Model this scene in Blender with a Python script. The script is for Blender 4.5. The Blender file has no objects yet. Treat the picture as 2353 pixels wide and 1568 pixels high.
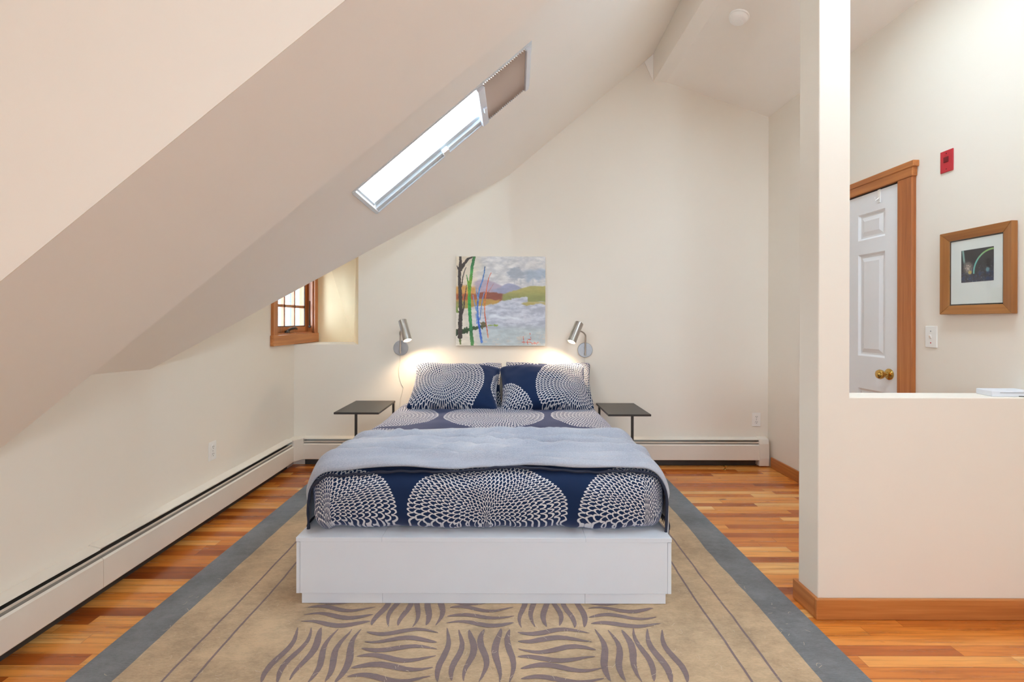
import bpy, bmesh, math, random
from mathutils import Vector, Matrix, noise
random.seed(7)
S = bpy.context.scene
COL = S.collection
R = math.radians
F, CX, CY, EYE = 1100.0, 1165.0, 738.0, 1.238          # calibrated lens (pixels of the 2353 wide frame)

# ------------------------------------------------------------------ helpers
def lin(c):
    out = []
    for v in c[:3]:
        v = v / 255.0
        out.append(v / 12.92 if v <= 0.04045 else ((v + 0.055) / 1.055) ** 2.4)
    return tuple(out) + (1.0,)

def ray(px, py):
    return Vector(((px - CX) / F, 1.0, -(py - CY) / F))

def at(px, py, Y):
    d = ray(px, py)
    return Vector((d.x * Y, Y, EYE + d.z * Y))

class NT:
    """tiny node builder"""
    def __init__(self, m):
        m.use_nodes = True
        self.m = m; self.t = m.node_tree; self.t.nodes.clear()
        self.out = self.t.nodes.new('ShaderNodeOutputMaterial')
    def n(self, typ, **kw):
        x = self.t.nodes.new(typ)
        for k, v in kw.items(): setattr(x, k, v)
        return x
    def link(self, a, b): self.t.links.new(a, b)
    def put(self, sock, v):
        if isinstance(v, bpy.types.NodeSocket): self.link(v, sock)
        else: sock.default_value = v
    def math(self, op, a, b=None, c=None):
        x = self.n('ShaderNodeMath', operation=op)
        self.put(x.inputs[0], a)
        if b is not None: self.put(x.inputs[1], b)
        if c is not None: self.put(x.inputs[2], c)
        return x.outputs[0]
    def mix(self, f, a, b):
        x = self.n('ShaderNodeMix', data_type='RGBA')
        self.put(x.inputs[0], f)
        self.put(x.inputs[6], a); self.put(x.inputs[7], b)
        return x.outputs[2]
    def sep(self, v):
        x = self.n('ShaderNodeSeparateXYZ'); self.link(v, x.inputs[0]); return x.outputs
    def comb(self, a, b, c=0.0):
        x = self.n('ShaderNodeCombineXYZ')
        self.put(x.inputs[0], a); self.put(x.inputs[1], b); self.put(x.inputs[2], c)
        return x.outputs[0]
    def noise(self, vec, scale, detail=2.0, rough=0.5):
        x = self.n('ShaderNodeTexNoise')
        if vec is not None: self.link(vec, x.inputs['Vector'])
        x.inputs['Scale'].default_value = scale
        x.inputs['Detail'].default_value = detail
        x.inputs['Roughness'].default_value = rough
        return x.outputs['Fac']
    def white(self, vec):
        x = self.n('ShaderNodeTexWhiteNoise', noise_dimensions='3D')
        self.link(vec, x.inputs['Vector']); return x.outputs['Value']
    def ramp(self, f, stops):
        x = self.n('ShaderNodeValToRGB')
        e = x.color_ramp.elements
        while len(e) < len(stops): e.new(0.5)
        for k, (p, c) in enumerate(stops):
            e[k].position = p; e[k].color = c
        self.put(x.inputs[0], f); return x.outputs[0]
    def coord(self, which='Object'):
        return self.n('ShaderNodeTexCoord').outputs[which]
    def scale(self, vec, s):
        x = self.n('ShaderNodeMapping'); self.link(vec, x.inputs[0]); x.inputs['Scale'].default_value = s
        return x.outputs[0]
    def bump(self, h, strength=0.3, dist=0.005):
        x = self.n('ShaderNodeBump'); self.link(h, x.inputs['Height'])
        x.inputs['Strength'].default_value = strength; x.inputs['Distance'].default_value = dist
        return x.outputs[0]
    def bsdf(self, color, rough=0.5, metal=0.0, normal=None, spec=0.5, sheen=0.0):
        b = self.n('ShaderNodeBsdfPrincipled')
        self.put(b.inputs['Base Color'], color)
        self.put(b.inputs['Roughness'], rough)
        b.inputs['Metallic'].default_value = metal
        b.inputs['Specular IOR Level'].default_value = spec
        b.inputs['Sheen Weight'].default_value = sheen
        if normal is not None: self.link(normal, b.inputs['Normal'])
        self.link(b.outputs[0], self.out.inputs[0])
        return b

def simple(name, c, rough=0.5, metal=0.0, vary=0.03, vscale=6.0, bump=0.0, bscale=200.0, spec=0.5, sheen=0.0):
    m = bpy.data.materials.new(name); t = NT(m)
    base = lin(c)
    co = t.coord()
    f = t.noise(co, vscale, 3.0)
    lo = tuple(max(0, v * (1 - vary)) for v in base[:3]) + (1,)
    hi = tuple(min(1, v * (1 + vary)) for v in base[:3]) + (1,)
    colr = t.ramp(f, [(0.3, lo), (0.7, hi)])
    nrm = None
    if bump > 0:
        nrm = t.bump(t.noise(co, bscale, 2.0), bump, 0.002)
    t.bsdf(colr, rough, metal, nrm, spec, sheen)
    return m

def wood(name, lo, mid, hi, axis, rough=0.35, scale=1.0):
    """straight-grained timber, grain along axis 0/1/2"""
    m = bpy.data.materials.new(name); t = NT(m)
    co = t.coord()
    sc = [60 * scale] * 3; sc[axis] = 2.2 * scale
    g = t.noise(t.scale(co, sc), 1.0, 4.0, 0.6)
    sc2 = [9 * scale] * 3; sc2[axis] = 0.7 * scale
    g2 = t.noise(t.scale(co, sc2), 1.0, 2.0)
    f = t.math('ADD', t.math('MULTIPLY', g, 0.55), t.math('MULTIPLY', g2, 0.45))
    c = t.ramp(f, [(0.32, lin(lo)), (0.5, lin(mid)), (0.68, lin(hi))])
    t.bsdf(c, rough, 0.0, t.bump(g, 0.06, 0.002))
    return m

class MB:
    """collects geometry, links it as one mesh object"""
    def __init__(self):
        self.v = []; self.f = []; self.mi = []; self.uv = None; self.cur = 0
    def add(self, vs, fs):
        o = len(self.v)
        self.v += [tuple(p) for p in vs]
        for f in fs:
            self.f.append([o + i for i in f]); self.mi.append(self.cur)
        return self
    def box(self, x0, x1, y0, y1, z0, z1):
        return self.add([(x0,y0,z0),(x1,y0,z0),(x1,y1,z0),(x0,y1,z0),(x0,y0,z1),(x1,y0,z1),(x1,y1,z1),(x0,y1,z1)],
                        [(0,3,2,1),(4,5,6,7),(0,1,5,4),(1,2,6,5),(2,3,7,6),(3,0,4,7)])
    def prism(self, poly, d):
        """planar 3d polygon extruded by vector d"""
        d = Vector(d); p = [Vector(q) for q in poly]; n = len(p)
        fs = [tuple(range(n)), tuple(range(2 * n - 1, n - 1, -1))]
        fs += [(i, i + n, (i + 1) % n + n, (i + 1) % n) for i in range(n)]
        return self.add(p + [q + d for q in p], fs)
    def tube(self, pts, r, seg=10, cap=True):
        pts = [Vector(p) for p in pts]; n = len(pts)
        rr = r if isinstance(r, (list, tuple)) else [r] * n
        up = None; vs = []; fs = []
        for i, p in enumerate(pts):
            a = pts[max(0, i - 1)]; b = pts[min(n - 1, i + 1)]
            t = (b - a).normalized()
            if up is None:
                up = t.orthogonal().normalized()
            up = (up - t * up.dot(t)).normalized()
            w = t.cross(up)
            for k in range(seg):
                an = 2 * math.pi * k / seg
                vs.append(p + (up * math.cos(an) + w * math.sin(an)) * rr[i])
        for i in range(n - 1):
            for k in range(seg):
                k2 = (k + 1) % seg
                fs.append((i*seg+k, i*seg+k2, (i+1)*seg+k2, (i+1)*seg+k))
        if cap:
            fs.append(tuple(range(seg - 1, -1, -1))); fs.append(tuple((n-1)*seg + k for k in range(seg)))
        return self.add(vs, fs)
    def lathe(self, org, axis, prof, seg=32, cap=True):
        """prof: list of (distance along axis, radius)"""
        org = Vector(org); t = Vector(axis).normalized(); u = t.orthogonal().normalized(); w = t.cross(u)
        vs = []; fs = []; n = len(prof)
        for (h, r) in prof:
            for k in range(seg):
                an = 2 * math.pi * k / seg
                vs.append(org + t * h + (u * math.cos(an) + w * math.sin(an)) * max(r, 1e-5))
        for i in range(n - 1):
            for k in range(seg):
                k2 = (k + 1) % seg
                fs.append((i*seg+k, i*seg+k2, (i+1)*seg+k2, (i+1)*seg+k))
        if cap:
            fs.append(tuple(range(seg - 1, -1, -1))); fs.append(tuple((n-1)*seg + k for k in range(seg)))
        return self.add(vs, fs)
    def build(self, name, mats, parent=None, smooth=False, bevel=0.0, bseg=2, fix=True, angle=40):
        me = bpy.data.meshes.new(name)
        me.from_pydata(self.v, [], self.f)
        if not isinstance(mats, (list, tuple)): mats = [mats]
        for m in mats: me.materials.append(m)
        for p, k in zip(me.polygons, self.mi): p.material_index = k
        if self.uv:
            l = me.uv_layers.new(name='UVMap')
            for lp in me.loops: l.data[lp.index].uv = self.uv[lp.vertex_index]
        if fix:
            bm = bmesh.new(); bm.from_mesh(me)
            bmesh.ops.recalc_face_normals(bm, faces=bm.faces); bm.to_mesh(me); bm.free()
        o = bpy.data.objects.new(name, me); COL.objects.link(o)
        if smooth:
            for p in me.polygons: p.use_smooth = True
            if smooth != 'all': me.set_sharp_from_angle(angle=R(angle))
        if bevel > 0:
            b = o.modifiers.new('bevel', 'BEVEL'); b.width = bevel; b.segments = bseg
            b.limit_method = 'ANGLE'; b.angle_limit = R(50); b.harden_normals = False
        if parent is not None: attach(o, parent)
        return o

def attach(o, parent):
    bpy.context.view_layer.update()
    o.parent = parent
    o.matrix_parent_inverse = parent.matrix_world.inverted()

def tag(o, label=None, cat=None, group=None, kind=None):
    if label: o['label'] = label
    if cat: o['category'] = cat
    if group: o['group'] = group
    if kind: o['kind'] = kind
    return o

def thing(name, loc, label, cat, group=None, kind=None):
    o = bpy.data.objects.new(name, None); COL.objects.link(o)
    o.location = loc; o.empty_display_size = 0.1
    return tag(o, label, cat, group, kind)

# ------------------------------------------------------------------ materials
WALL = simple('cream_wall_paint', (233, 225, 213), 0.75, vary=0.012, vscale=1.5, bump=0.04, bscale=260, spec=0.25)
CEIL = simple('cream_ceiling_paint', (246, 242, 236), 0.8, vary=0.012, vscale=1.3, bump=0.04, bscale=260, spec=0.2)
WHITE = simple('white_lacquer', (224, 229, 238), 0.35, vary=0.01)
DOORW = simple('white_door_paint', (230, 230, 232), 0.4, vary=0.01)
PLAST = simple('white_plastic', (236, 234, 230), 0.35, vary=0.01)
HEAT = simple('heater_enamel', (226, 218, 206), 0.4, vary=0.02)
HDARK = simple('dark_slot_and_shade', (70, 68, 66), 0.5, vary=0.1)
HGREY = simple('heater_grey_damper', (150, 145, 137), 0.45, vary=0.04)
BLACK = simple('black_table_metal', (46, 43, 42), 0.38, vary=0.08)
CHAR = simple('dark_gasket', (40, 38, 38), 0.6)
FIRX = wood('fir_trim_x', (166, 98, 48), (190, 120, 62), (206, 140, 80), 0)
FIRY = wood('fir_trim_y', (158, 92, 46), (184, 114, 58), (202, 134, 76), 1)
FIRZ = wood('fir_trim_z', (150, 84, 42), (178, 106, 54), (198, 128, 72), 2)
OAKY = wood('frame_oak_y', (136, 84, 38), (158, 102, 50), (174, 120, 64), 1, 0.3)
OAKZ = wood('frame_oak_z', (136, 84, 38), (158, 102, 50), (174, 120, 64), 2, 0.3)
STEEL = simple('brushed_steel', (188, 183, 176), 0.28, 1.0, vary=0.04, vscale=12)
ALU = simple('satin_plate', (176, 180, 186), 0.42, 0.85, vary=0.05, vscale=20)
BRASS = simple('polished_brass', (206, 166, 92), 0.16, 1.0, vary=0.03)
RED = simple('red_plastic', (188, 42, 52), 0.45, vary=0.03)
REDD = simple('dark_red_plastic', (120, 22, 30), 0.5)
GREYP = simple('grey_print', (150, 150, 152), 0.6)
CORD = simple('clear_white_cord', (222, 214, 200), 0.4)

def glass_mat(name='window_glass', gloss=0.06):
    m = bpy.data.materials.new(name); t = NT(m)
    tr = t.n('ShaderNodeBsdfTransparent'); tr.inputs[0].default_value = (0.97, 0.985, 0.99, 1)
    gl = t.n('ShaderNodeBsdfGlossy'); gl.inputs['Roughness'].default_value = 0.02
    mx = t.n('ShaderNodeMixShader'); mx.inputs[0].default_value = gloss
    t.link(tr.outputs[0], mx.inputs[1]); t.link(gl.outputs[0], mx.inputs[2]); t.link(mx.outputs[0], t.out.inputs[0])
    return m
GLASS = glass_mat()

def emit_mat(name, c, s):
    m = bpy.data.materials.new(name); t = NT(m)
    e = t.n('ShaderNodeEmission'); e.inputs[0].default_value = lin(c); e.inputs[1].default_value = s
    t.link(e.outputs[0], t.out.inputs[0]); return m
BULB = emit_mat('lit_bulb', (255, 222, 170), 14.0)

def floor_mat():
    m = bpy.data.materials.new('oak_strip_floor'); t = NT(m)
    co = t.coord(); x, y, z = t.sep(co)
    ry = t.math('DIVIDE', y, 0.0572)
    row = t.math('FLOOR', ry)
    off = t.math('MULTIPLY', t.white(t.comb(row, 3.7)), 9.0)
    ln = t.math('ADD', 0.55, t.math('MULTIPLY', t.white(t.comb(row, 11.3)), 0.55))
    rx = t.math('ADD', t.math('DIVIDE', x, ln), off)
    col = t.math('FLOOR', rx)
    rnd = t.white(t.comb(row, col, 0.5))
    rnd2 = t.white(t.comb(row, col, 8.5))
    # grain, shifted per board
    gv = t.comb(t.math('ADD', t.math('MULTIPLY', x, 2.4), t.math('MULTIPLY', rnd, 40)),
                t.math('ADD', t.math('MULTIPLY', y, 46), t.math('MULTIPLY', rnd2, 60)), 0.0)
    gr = t.noise(gv, 1.0, 5.0, 0.62)
    gv2 = t.comb(t.math('ADD', t.math('MULTIPLY', x, 1.5), t.math('MULTIPLY', rnd2, 30)),
                 t.math('MULTIPLY', y, 14), t.math('MULTIPLY', rnd, 20))
    g2 = t.noise(gv2, 1.0, 3.0)
    f = t.math('ADD', t.math('MULTIPLY', rnd, 0.62), t.math('MULTIPLY', g2, 0.38))
    c = t.ramp(f, [(0.14, lin((138, 64, 22))), (0.32, lin((190, 101, 37))), (0.52, lin((222, 134, 54))), (0.72, lin((238, 164, 84))), (0.9, lin((250, 204, 134)))])
    c = t.mix(t.ramp(gr, [(0.46, (0, 0, 0, 1)), (0.72, (0.55, 0.55, 0.55, 1))]), c, lin((108, 54, 22)))
    # knots
    kn = t.noise(t.scale(co, (7, 16, 1)), 1.0, 1.0)
    c = t.mix(t.ramp(kn, [(0.74, (0, 0, 0, 1)), (0.80, (0.75, 0.75, 0.75, 1))]), c, lin((84, 38, 16)))
    fy = t.math('FRACT', ry); fx = t.math('FRACT', rx)
    e = t.math('MINIMUM', fy, t.math('SUBTRACT', 1.0, fy))
    ex = t.math('MULTIPLY', t.math('MINIMUM', fx, t.math('SUBTRACT', 1.0, fx)), 14)
    gap = t.math('LESS_THAN', t.math('MINIMUM', e, ex), 0.018)
    c = t.mix(t.math('MULTIPLY', gap, 0.5), c, lin((70, 34, 16)))
    ro = t.math('ADD', 0.2, t.math('MULTIPLY', gr, 0.12))
    bs = t.bsdf(c, ro, 0.0, t.bump(t.math('SUBTRACT', gr, t.math('MULTIPLY', gap, 1.5)), 0.04, 0.002), 0.5)
    bs.inputs['Coat Weight'].default_value = 0.18; bs.inputs['Coat Roughness'].default_value = 0.12
    return m

def rug_mat(name, c, vary):
    m = bpy.data.materials.new(name); t = NT(m); co = t.coord()
    big = t.noise(co, 4.5, 4.0, 0.6)
    fib = t.noise(t.scale(co, (55, 210, 90)), 1.0, 3.0, 0.75)
    mid = t.noise(t.scale(co, (16, 34, 14)), 1.0, 4.0, 0.65)
    b = lin(c)
    f = t.math('ADD', t.math('MULTIPLY', big, 0.45), t.math('ADD', t.math('MULTIPLY', fib, 0.3), t.math('MULTIPLY', mid, 0.25)))
    colr = t.ramp(f, [(0.40, tuple(v * (1 - vary) for v in b[:3]) + (1,)), (0.60, tuple(min(1, v * (1 + vary)) for v in b[:3]) + (1,))])
    t.bsdf(colr, 0.95, 0.0, t.bump(fib, 0.6, 0.004), 0.1, 0.25)
    return m

def print_mat(name, P=0.745, ou=0.0, ov=0.0, RR=0.352, nr=15, gam=0.78):
    """navy cotton printed with big rounds of white hand drawn loops (UV in metres)"""
    m = bpy.data.materials.new(name); t = NT(m)
    uvn = t.n('ShaderNodeUVMap'); uvn.uv_map = 'UVMap'
    uv = uvn.outputs[0]
    U, V, _ = t.sep(uv)
    wob = t.math('SUBTRACT', t.noise(uv, 4.0, 2.0), 0.5)
    wob2 = t.math('SUBTRACT', t.noise(t.scale(uv, (1.3, 0.8, 1)), 5.0, 2.0), 0.5)
    U2 = t.math('ADD', U, t.math('MULTIPLY', wob, 0.06))
    V2 = t.math('ADD', V, t.math('MULTIPLY', wob2, 0.06))
    fine = t.math('SUBTRACT', t.noise(uv, 45.0, 1.0), 0.5)
    fu = t.math('MULTIPLY', t.math('SUBTRACT', t.math('FRACT', t.math('ADD', t.math('DIVIDE', U2, P), 0.5 + ou)), 0.5), P)
    fv = t.math('MULTIPLY', t.math('SUBTRACT', t.math('FRACT', t.math('ADD', t.math('DIVIDE', V2, P), 0.5 + ov)), 0.5), P)
    r = t.math('SQRT', t.math('ADD', t.math('MULTIPLY', fu, fu), t.math('MULTIPLY', fv, fv)))
    th = t.math('ADD', t.math('DIVIDE', t.math('ARCTAN2', fv, fu), 2 * math.pi), 0.5)
    rn = t.math('ADD', t.math('MULTIPLY', t.math('POWER', t.math('DIVIDE', r, RR), gam), nr), t.math('MULTIPLY', fine, 0.3))
    i = t.math('FLOOR', rn); v = t.math('FRACT', rn)
    n = t.math('ADD', t.math('MULTIPLY', i, 7.0), 5.0)
    a = t.math('ADD', t.math('MULTIPLY', th, n), t.math('ADD', t.math('MULTIPLY', i, 0.5), t.math('MULTIPLY', fine, 0.4)))
    u = t.math('SUBTRACT', t.math('FRACT', a), 0.5)
    p = t.math('DIVIDE', u, 0.5); q = t.math('DIVIDE', v, 0.95)
    e = t.math('SQRT', t.math('ADD', t.math('MULTIPLY', p, p), t.math('MULTIPLY', q, q)))
    # the corner between two loops is filled by the drawn stems of the next round
    line = t.math('MULTIPLY', t.math('GREATER_THAN', e, 0.72), t.math('LESS_THAN', e, 1.04))
    inside = t.math('LESS_THAN', i, nr - 0.5)
    white = t.math('MULTIPLY', inside, line)
    weave = t.noise(uv, 900.0, 1.0)
    navy = t.mix(t.noise(uv, 3.0, 2.0), lin((18, 36, 68)), lin((24, 44, 80)))
    c = t.mix(white, navy, lin((216, 214, 216)))
    bs = t.bsdf(c, 0.85, 0.0, t.bump(weave, 0.15, 0.001), 0.2, 0.28)
    bs.inputs['Sheen Tint'].default_value = (.62, .66, 1.0, 1)
    bs.inputs['Sheen Roughness'].default_value = 0.45
    return m

# ------------------------------------------------------------------ setting: floor, walls, ceilings
XL, XR, YB, YN = -1.834, 2.25, 4.125, -2.6
T = 0.12
def zB(x, y): return 2.4821 + 0.847 * x - 0.0336 * (y - 4.125)
def zA(x): return 1.041 + 0.82 * (x + 1.4545)
YA0, YA1 = 1.05, 1.667
XRIDGE = 1.255
HB = 2.62         # hidden ceiling of the little corner dormer
HD = 2.50         # ceiling of the dormer beside the camera
YNI = 4.62        # back of the window niche
NX = -1.282; NZ = 1.032

b = MB(); b.box(XL, XR, YN, YB, -0.1, 0.0)
tag(b.build('floor', floor_mat()), kind='structure')

# left wall, with the corner window and an added window beside the camera
W1 = (3.79, 4.52, 1.115, 1.72)       # y0 y1 z0 z1 of the corner window opening
W3 = (-2.0, -1.3, 1.1, 1.8)
b = MB()
b.box(XL - T, XL, YN, W3[0], 0, HD); b.box(XL - T, XL, W3[1], YA0, 0, HD)
b.box(XL - T, XL, W3[0], W3[1], 0, W3[2]); b.box(XL - T, XL, W3[0], W3[1], W3[3], HD)
b.box(XL - T, XL, YA0, YA1, 0, 0.9)
b.box(XL - T, XL, YA1, 2.46, 0, 1.06)
b.box(XL - T, XL, 2.46, W1[0], 0, HB); b.box(XL - T, XL, W1[1], YNI + 0.1, 0, HB)
b.box(XL - T, XL, W1[0], W1[1], 0, W1[2]); b.box(XL - T, XL, W1[0], W1[1], W1[3], HB)
tag(b.build('wall_left', WALL), kind='structure')

# back wall with the window niche cut into its left end
b = MB()
d = (0, T, 0)
b.prism([(XL, YB, 0), (NX, YB, 0), (NX, YB, NZ), (XL, YB, NZ)], (0, YNI - YB + 0.1, 0))
b.prism([(NX, YB, 0), (0.0506, YB, 0), (0.0506, YB, HB), (NX, YB, HB)], d)
b.prism([(0.0506, YB, 0), (XRIDGE, YB, 0), (XRIDGE, YB, 3.60), (0.0506, YB, zB(0.0506, YB) + 0.06)], d)
b.prism([(XRIDGE, YB, 0), (XR, YB, 0), (XR, YB, 3.06), (1.366, YB, 3.36), (XRIDGE, YB, 3.60)], d)
NICHE = simple('niche_paint_warm_light', (240, 220, 184), 0.75, vary=0.012, spec=0.25)  # wall paint with the niche's warm light put into the colour
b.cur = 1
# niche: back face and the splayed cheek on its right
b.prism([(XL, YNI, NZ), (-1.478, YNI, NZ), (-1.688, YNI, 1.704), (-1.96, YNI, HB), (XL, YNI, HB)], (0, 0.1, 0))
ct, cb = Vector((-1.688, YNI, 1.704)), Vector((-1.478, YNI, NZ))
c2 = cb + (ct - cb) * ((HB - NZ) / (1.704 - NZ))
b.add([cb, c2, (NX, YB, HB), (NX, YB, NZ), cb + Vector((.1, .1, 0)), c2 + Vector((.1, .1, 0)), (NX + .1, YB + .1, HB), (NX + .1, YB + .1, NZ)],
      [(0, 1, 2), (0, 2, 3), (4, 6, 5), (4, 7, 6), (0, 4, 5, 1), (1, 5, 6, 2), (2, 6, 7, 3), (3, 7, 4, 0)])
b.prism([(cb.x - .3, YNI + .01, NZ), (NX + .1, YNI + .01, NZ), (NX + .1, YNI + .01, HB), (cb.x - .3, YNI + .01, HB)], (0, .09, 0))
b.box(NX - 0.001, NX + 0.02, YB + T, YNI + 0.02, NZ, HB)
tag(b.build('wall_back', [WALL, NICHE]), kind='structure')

b = MB()
b.box(XR, XR + T, YN, YB + T, 0, 3.05)
tag(b.build('wall_right', WALL), kind='structure')

# rear wall behind the camera with an added, unseen window
W4 = (-0.2, 1.1, 1.1, 2.2)
b = MB()
b.box(XL - T, W4[0], YN - T, YN, 0, 3.7); b.box(W4[1], XR + T, YN - T, YN, 0, 3.7)
b.box(W4[0], W4[1], YN - T, YN, 0, W4[2]); b.box(W4[0], W4[1], YN - T, YN, W4[3], 3.7)
tag(b.build('wall_rear', WALL), kind='structure')

# cheek wall of the near dormer, facing the camera
b = MB()
xt = (HD - 1.041) / 0.82 - 1.4545
b.prism([(XL, YA0, zA(XL)), (xt + .2, YA0, zA(xt + .2)), (xt + .2, YA0, HD + .17), (XL, YA0, HD + .17)], (0, 0.0018, 0))
tag(b.build('wall_dormer', WALL), kind='structure')

# partition: post and half wall
b = MB()
PX0, PX1, PY0, PY1, PH = 1.302, 1.4327, 2.0, 2.134, 0.9225
b.prism([(PX0, PY0, 0), (XR, PY0, 0), (XR, PY0, PH), (PX1, PY0, PH), (PX1, PY0, 3.33), (PX0, PY0, 3.33)], (0, PY1 - PY0, 0))
tag(b.build('wall_partition', WALL, bevel=0.004), kind='structure')

# ceilings -------------------------------------------------
def hitB(px, py):
    d = ray(px, py)
    # EYE + dz*t = 2.4821 + .847*dx*t - .0336*(t-4.125)
    t = (2.4821 + 0.0336 * 4.125 - EYE) / (d.z - 0.847 * d.x + 0.0336)
    return Vector((d.x * t, t, EYE + d.z * t))
NB = Vector((0.847, -0.0336, -1.0)).normalized()       # points down into the room
sk = [hitB(812, 440), hitB(865, 485), hitB(1209, 206), hitB(1216, 102)]
ax = Vector((1, 0, 0.847)).normalized()
ay = NB.cross(ax).normalized()
if ay.y < 0: ay = -ay
O = sum(sk, Vector()) / 4
loc = [((p - O).dot(ax), (p - O).dot(ay)) for p in sk]
a0 = (loc[0][0] + loc[1][0]) / 2; a1 = (loc[2][0] + loc[3][0]) / 2
b0 = (loc[0][1] + loc[3][1]) / 2; b1 = (loc[1][1] + loc[2][1]) / 2
print('SKYLIGHT', [tuple(round(q, 3) for q in p) for p in sk], a0, a1, b0, b1)
def onB(a, bb, h=0.0): return O + ax * a + ay * bb - NB * h     # h: up out of the room

b = MB()
# main slope, around the skylight; far corner cut away by the small dormer
def pB(x, y): return Vector((x, y, zB(x, y)))
up = (0, 0, 0.14)
hole = [onB(a0, b0), onB(a0, b1), onB(a1, b1), onB(a1, b0)]
def onplane(v): return pB(v.x, v.y)
hole = [onplane(v) for v in hole]
outer = [pB(XL, YA1), pB(XL, 2.46), pB(0.0506, YB + .03), pB(XRIDGE, YB + .03), pB(XRIDGE, YA1)]
h0, h1, h2, h3 = hole            # low-near, low-far, high-far, high-near
o0, o1, o2, o3, o4 = outer
for poly in ([o0, o1, h1, h0], [o1, o2, h1], [o2, h2, h1], [o2, o3, h2], [o3, o4, h3, h2], [o4, o0, h0, h3]):
    b.add(poly, [tuple(range(len(poly)))])
b.add([v + Vector(up) for v in (o0, o1, h1, h0, o2, h2, o3, h3, o4)],
      [(3, 2, 1, 0), (2, 4, 1), (2, 5, 4), (5, 6, 4), (5, 7, 8, 6), (7, 3, 0, 8)])
for p, q in zip(hole, hole[1:] + hole[:1]):
    b.add([p, q, q + Vector(up), p + Vector(up)], [(0, 1, 2, 3)])
# corner dormer: riser over the cut edge and its hidden ceiling
b.add([o1, o2, (o2.x, o2.y, HB), (o1.x, o1.y, HB)], [(0, 1, 2, 3)])
b.add([(XL - T, 2.46, HB), (0.06, YB + .03, HB), (0.06, YNI + .1, HB), (XL - T, YNI + .1, HB)], [(0, 1, 2, 3)])
# near slope (lower than the main one) with its upstand
b.prism([(XL, YA0 + .002, zA(XL)), (XL, YA1, zA(XL)), (XRIDGE, YA1, zA(XRIDGE)), (XRIDGE, YA0 + .002, zA(XRIDGE))], (0, 0, .1))
b.prism([(XL - .05, YA1, zA(XL) + .0), (XRIDGE, YA1, zA(XRIDGE)), (XRIDGE, YA1, zB(XRIDGE, YA1) + .1), (XL - .05, YA1, zB(XL, YA1) + .1)], (0, -0.03, 0))
b.prism([(xt, YN, HD), (xt, YA0, HD), (XRIDGE, YA0, zA(XRIDGE)), (XRIDGE, YN, zA(XRIDGE))], (0, 0, .1))
b.box(XL - T, xt + .02, YN, YA0 + .03, HD, HD + .1)
# ridge upstand, flat beam soffit and the right-hand slope
b.box(XRIDGE, XRIDGE + 0.03, YN, YB + .03, 3.304, 3.75)
zr = lambda x: 3.300 - 0.336 * (x - 1.366)
b.prism([(XRIDGE + .002, YN, 3.302), (1.366, YN, 3.300), (1.366, YN, 3.42), (XRIDGE + .002, YN, 3.42)], (0, YB + .03 - YN, 0))
SKR = (1.40, 1.86, 0.9, 2.5)       # unseen skylight added in the right-hand slope to light the ceilings
for (xa, xb, ya, yb) in ((1.366, SKR[0], YN, YB + .03), (SKR[1], XR + .02, YN, YB + .03), (SKR[0], SKR[1], YN, SKR[2]), (SKR[0], SKR[1], SKR[3], YB + .03)):
    b.prism([(xa, ya, zr(xa)), (xb, ya, zr(xb)), (xb, ya, zr(xb) + .1), (xa, ya, zr(xa) + .1)], (0, yb - ya, 0))
b.prism([(XRIDGE - .001, YB - .004, 3.302), (XRIDGE - .001, YB - .004, 3.54), (1.178, YB - .004, 3.474)], (0, .003, 0))
tag(b.build('ceiling', CEIL, fix=False), kind='structure')

# ------------------------------------------------------------------ skylight
WFR = simple('skylight_white_frame', (214, 222, 228), 0.4, vary=0.01)
w2 = tag(thing('window_2', O, None, None), kind='structure')
def barB(mb, aa0, aa1, bb0, bb1, hh0, hh1):
    ps = [onB(aa0, bb0, hh0), onB(aa1, bb0, hh0), onB(aa1, bb1, hh0), onB(aa0, bb1, hh0)]
    mb.prism(ps, -NB * (hh1 - hh0))
fr = MB(); q = 0.022; qb = 0.085
for (p0, p1, r0, r1, u0_, u1_) in ((a0, a1, b0, b0 + q, .012, .09), (a0, a1, b1 - qb * .5, b1, .006, .09), (a0, a1, b1 - qb, b1 - qb * .5, .022, .09), (a0, a0 + q, b0 + q, b1 - qb, .012, .09), (a1 - q, a1, b0 + q, b1 - qb, .012, .09)):
    barB(fr, p0, p1, r0, r1, u0_, u1_)
barB(fr, a0 - .014, a1 + .014, b0 - .014, b0 + .004, -0.004, 0.012)
barB(fr, a0 - .014, a1 + .014, b1 - .003, b1 + .008, -0.004, 0.006)
barB(fr, a0 - .018, a0 + .004, b0 + .004, b1 - .003, -0.004, 0.012)
barB(fr, a1 - .004, a1 + .014, b0 + .004, b1 - .003, -0.004, 0.012)
fr.build('window_frame', WFR, w2, bevel=0.003)
g = MB(); barB(g, a0 + q - .005, a1 - q + .005, b0 + q - .005, b1 - qb + .005, 0.03, 0.035)
g.build('window_pane', GLASS, w2)
g = MB()
am = a0 + (a1 - a0) * 0.46
barB(g, am - .02, am + .02, b1 - .075, b1 - .012, -0.012, 0.012)
g.build('window_latch', PLAST, w2, bevel=0.003)
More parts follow.
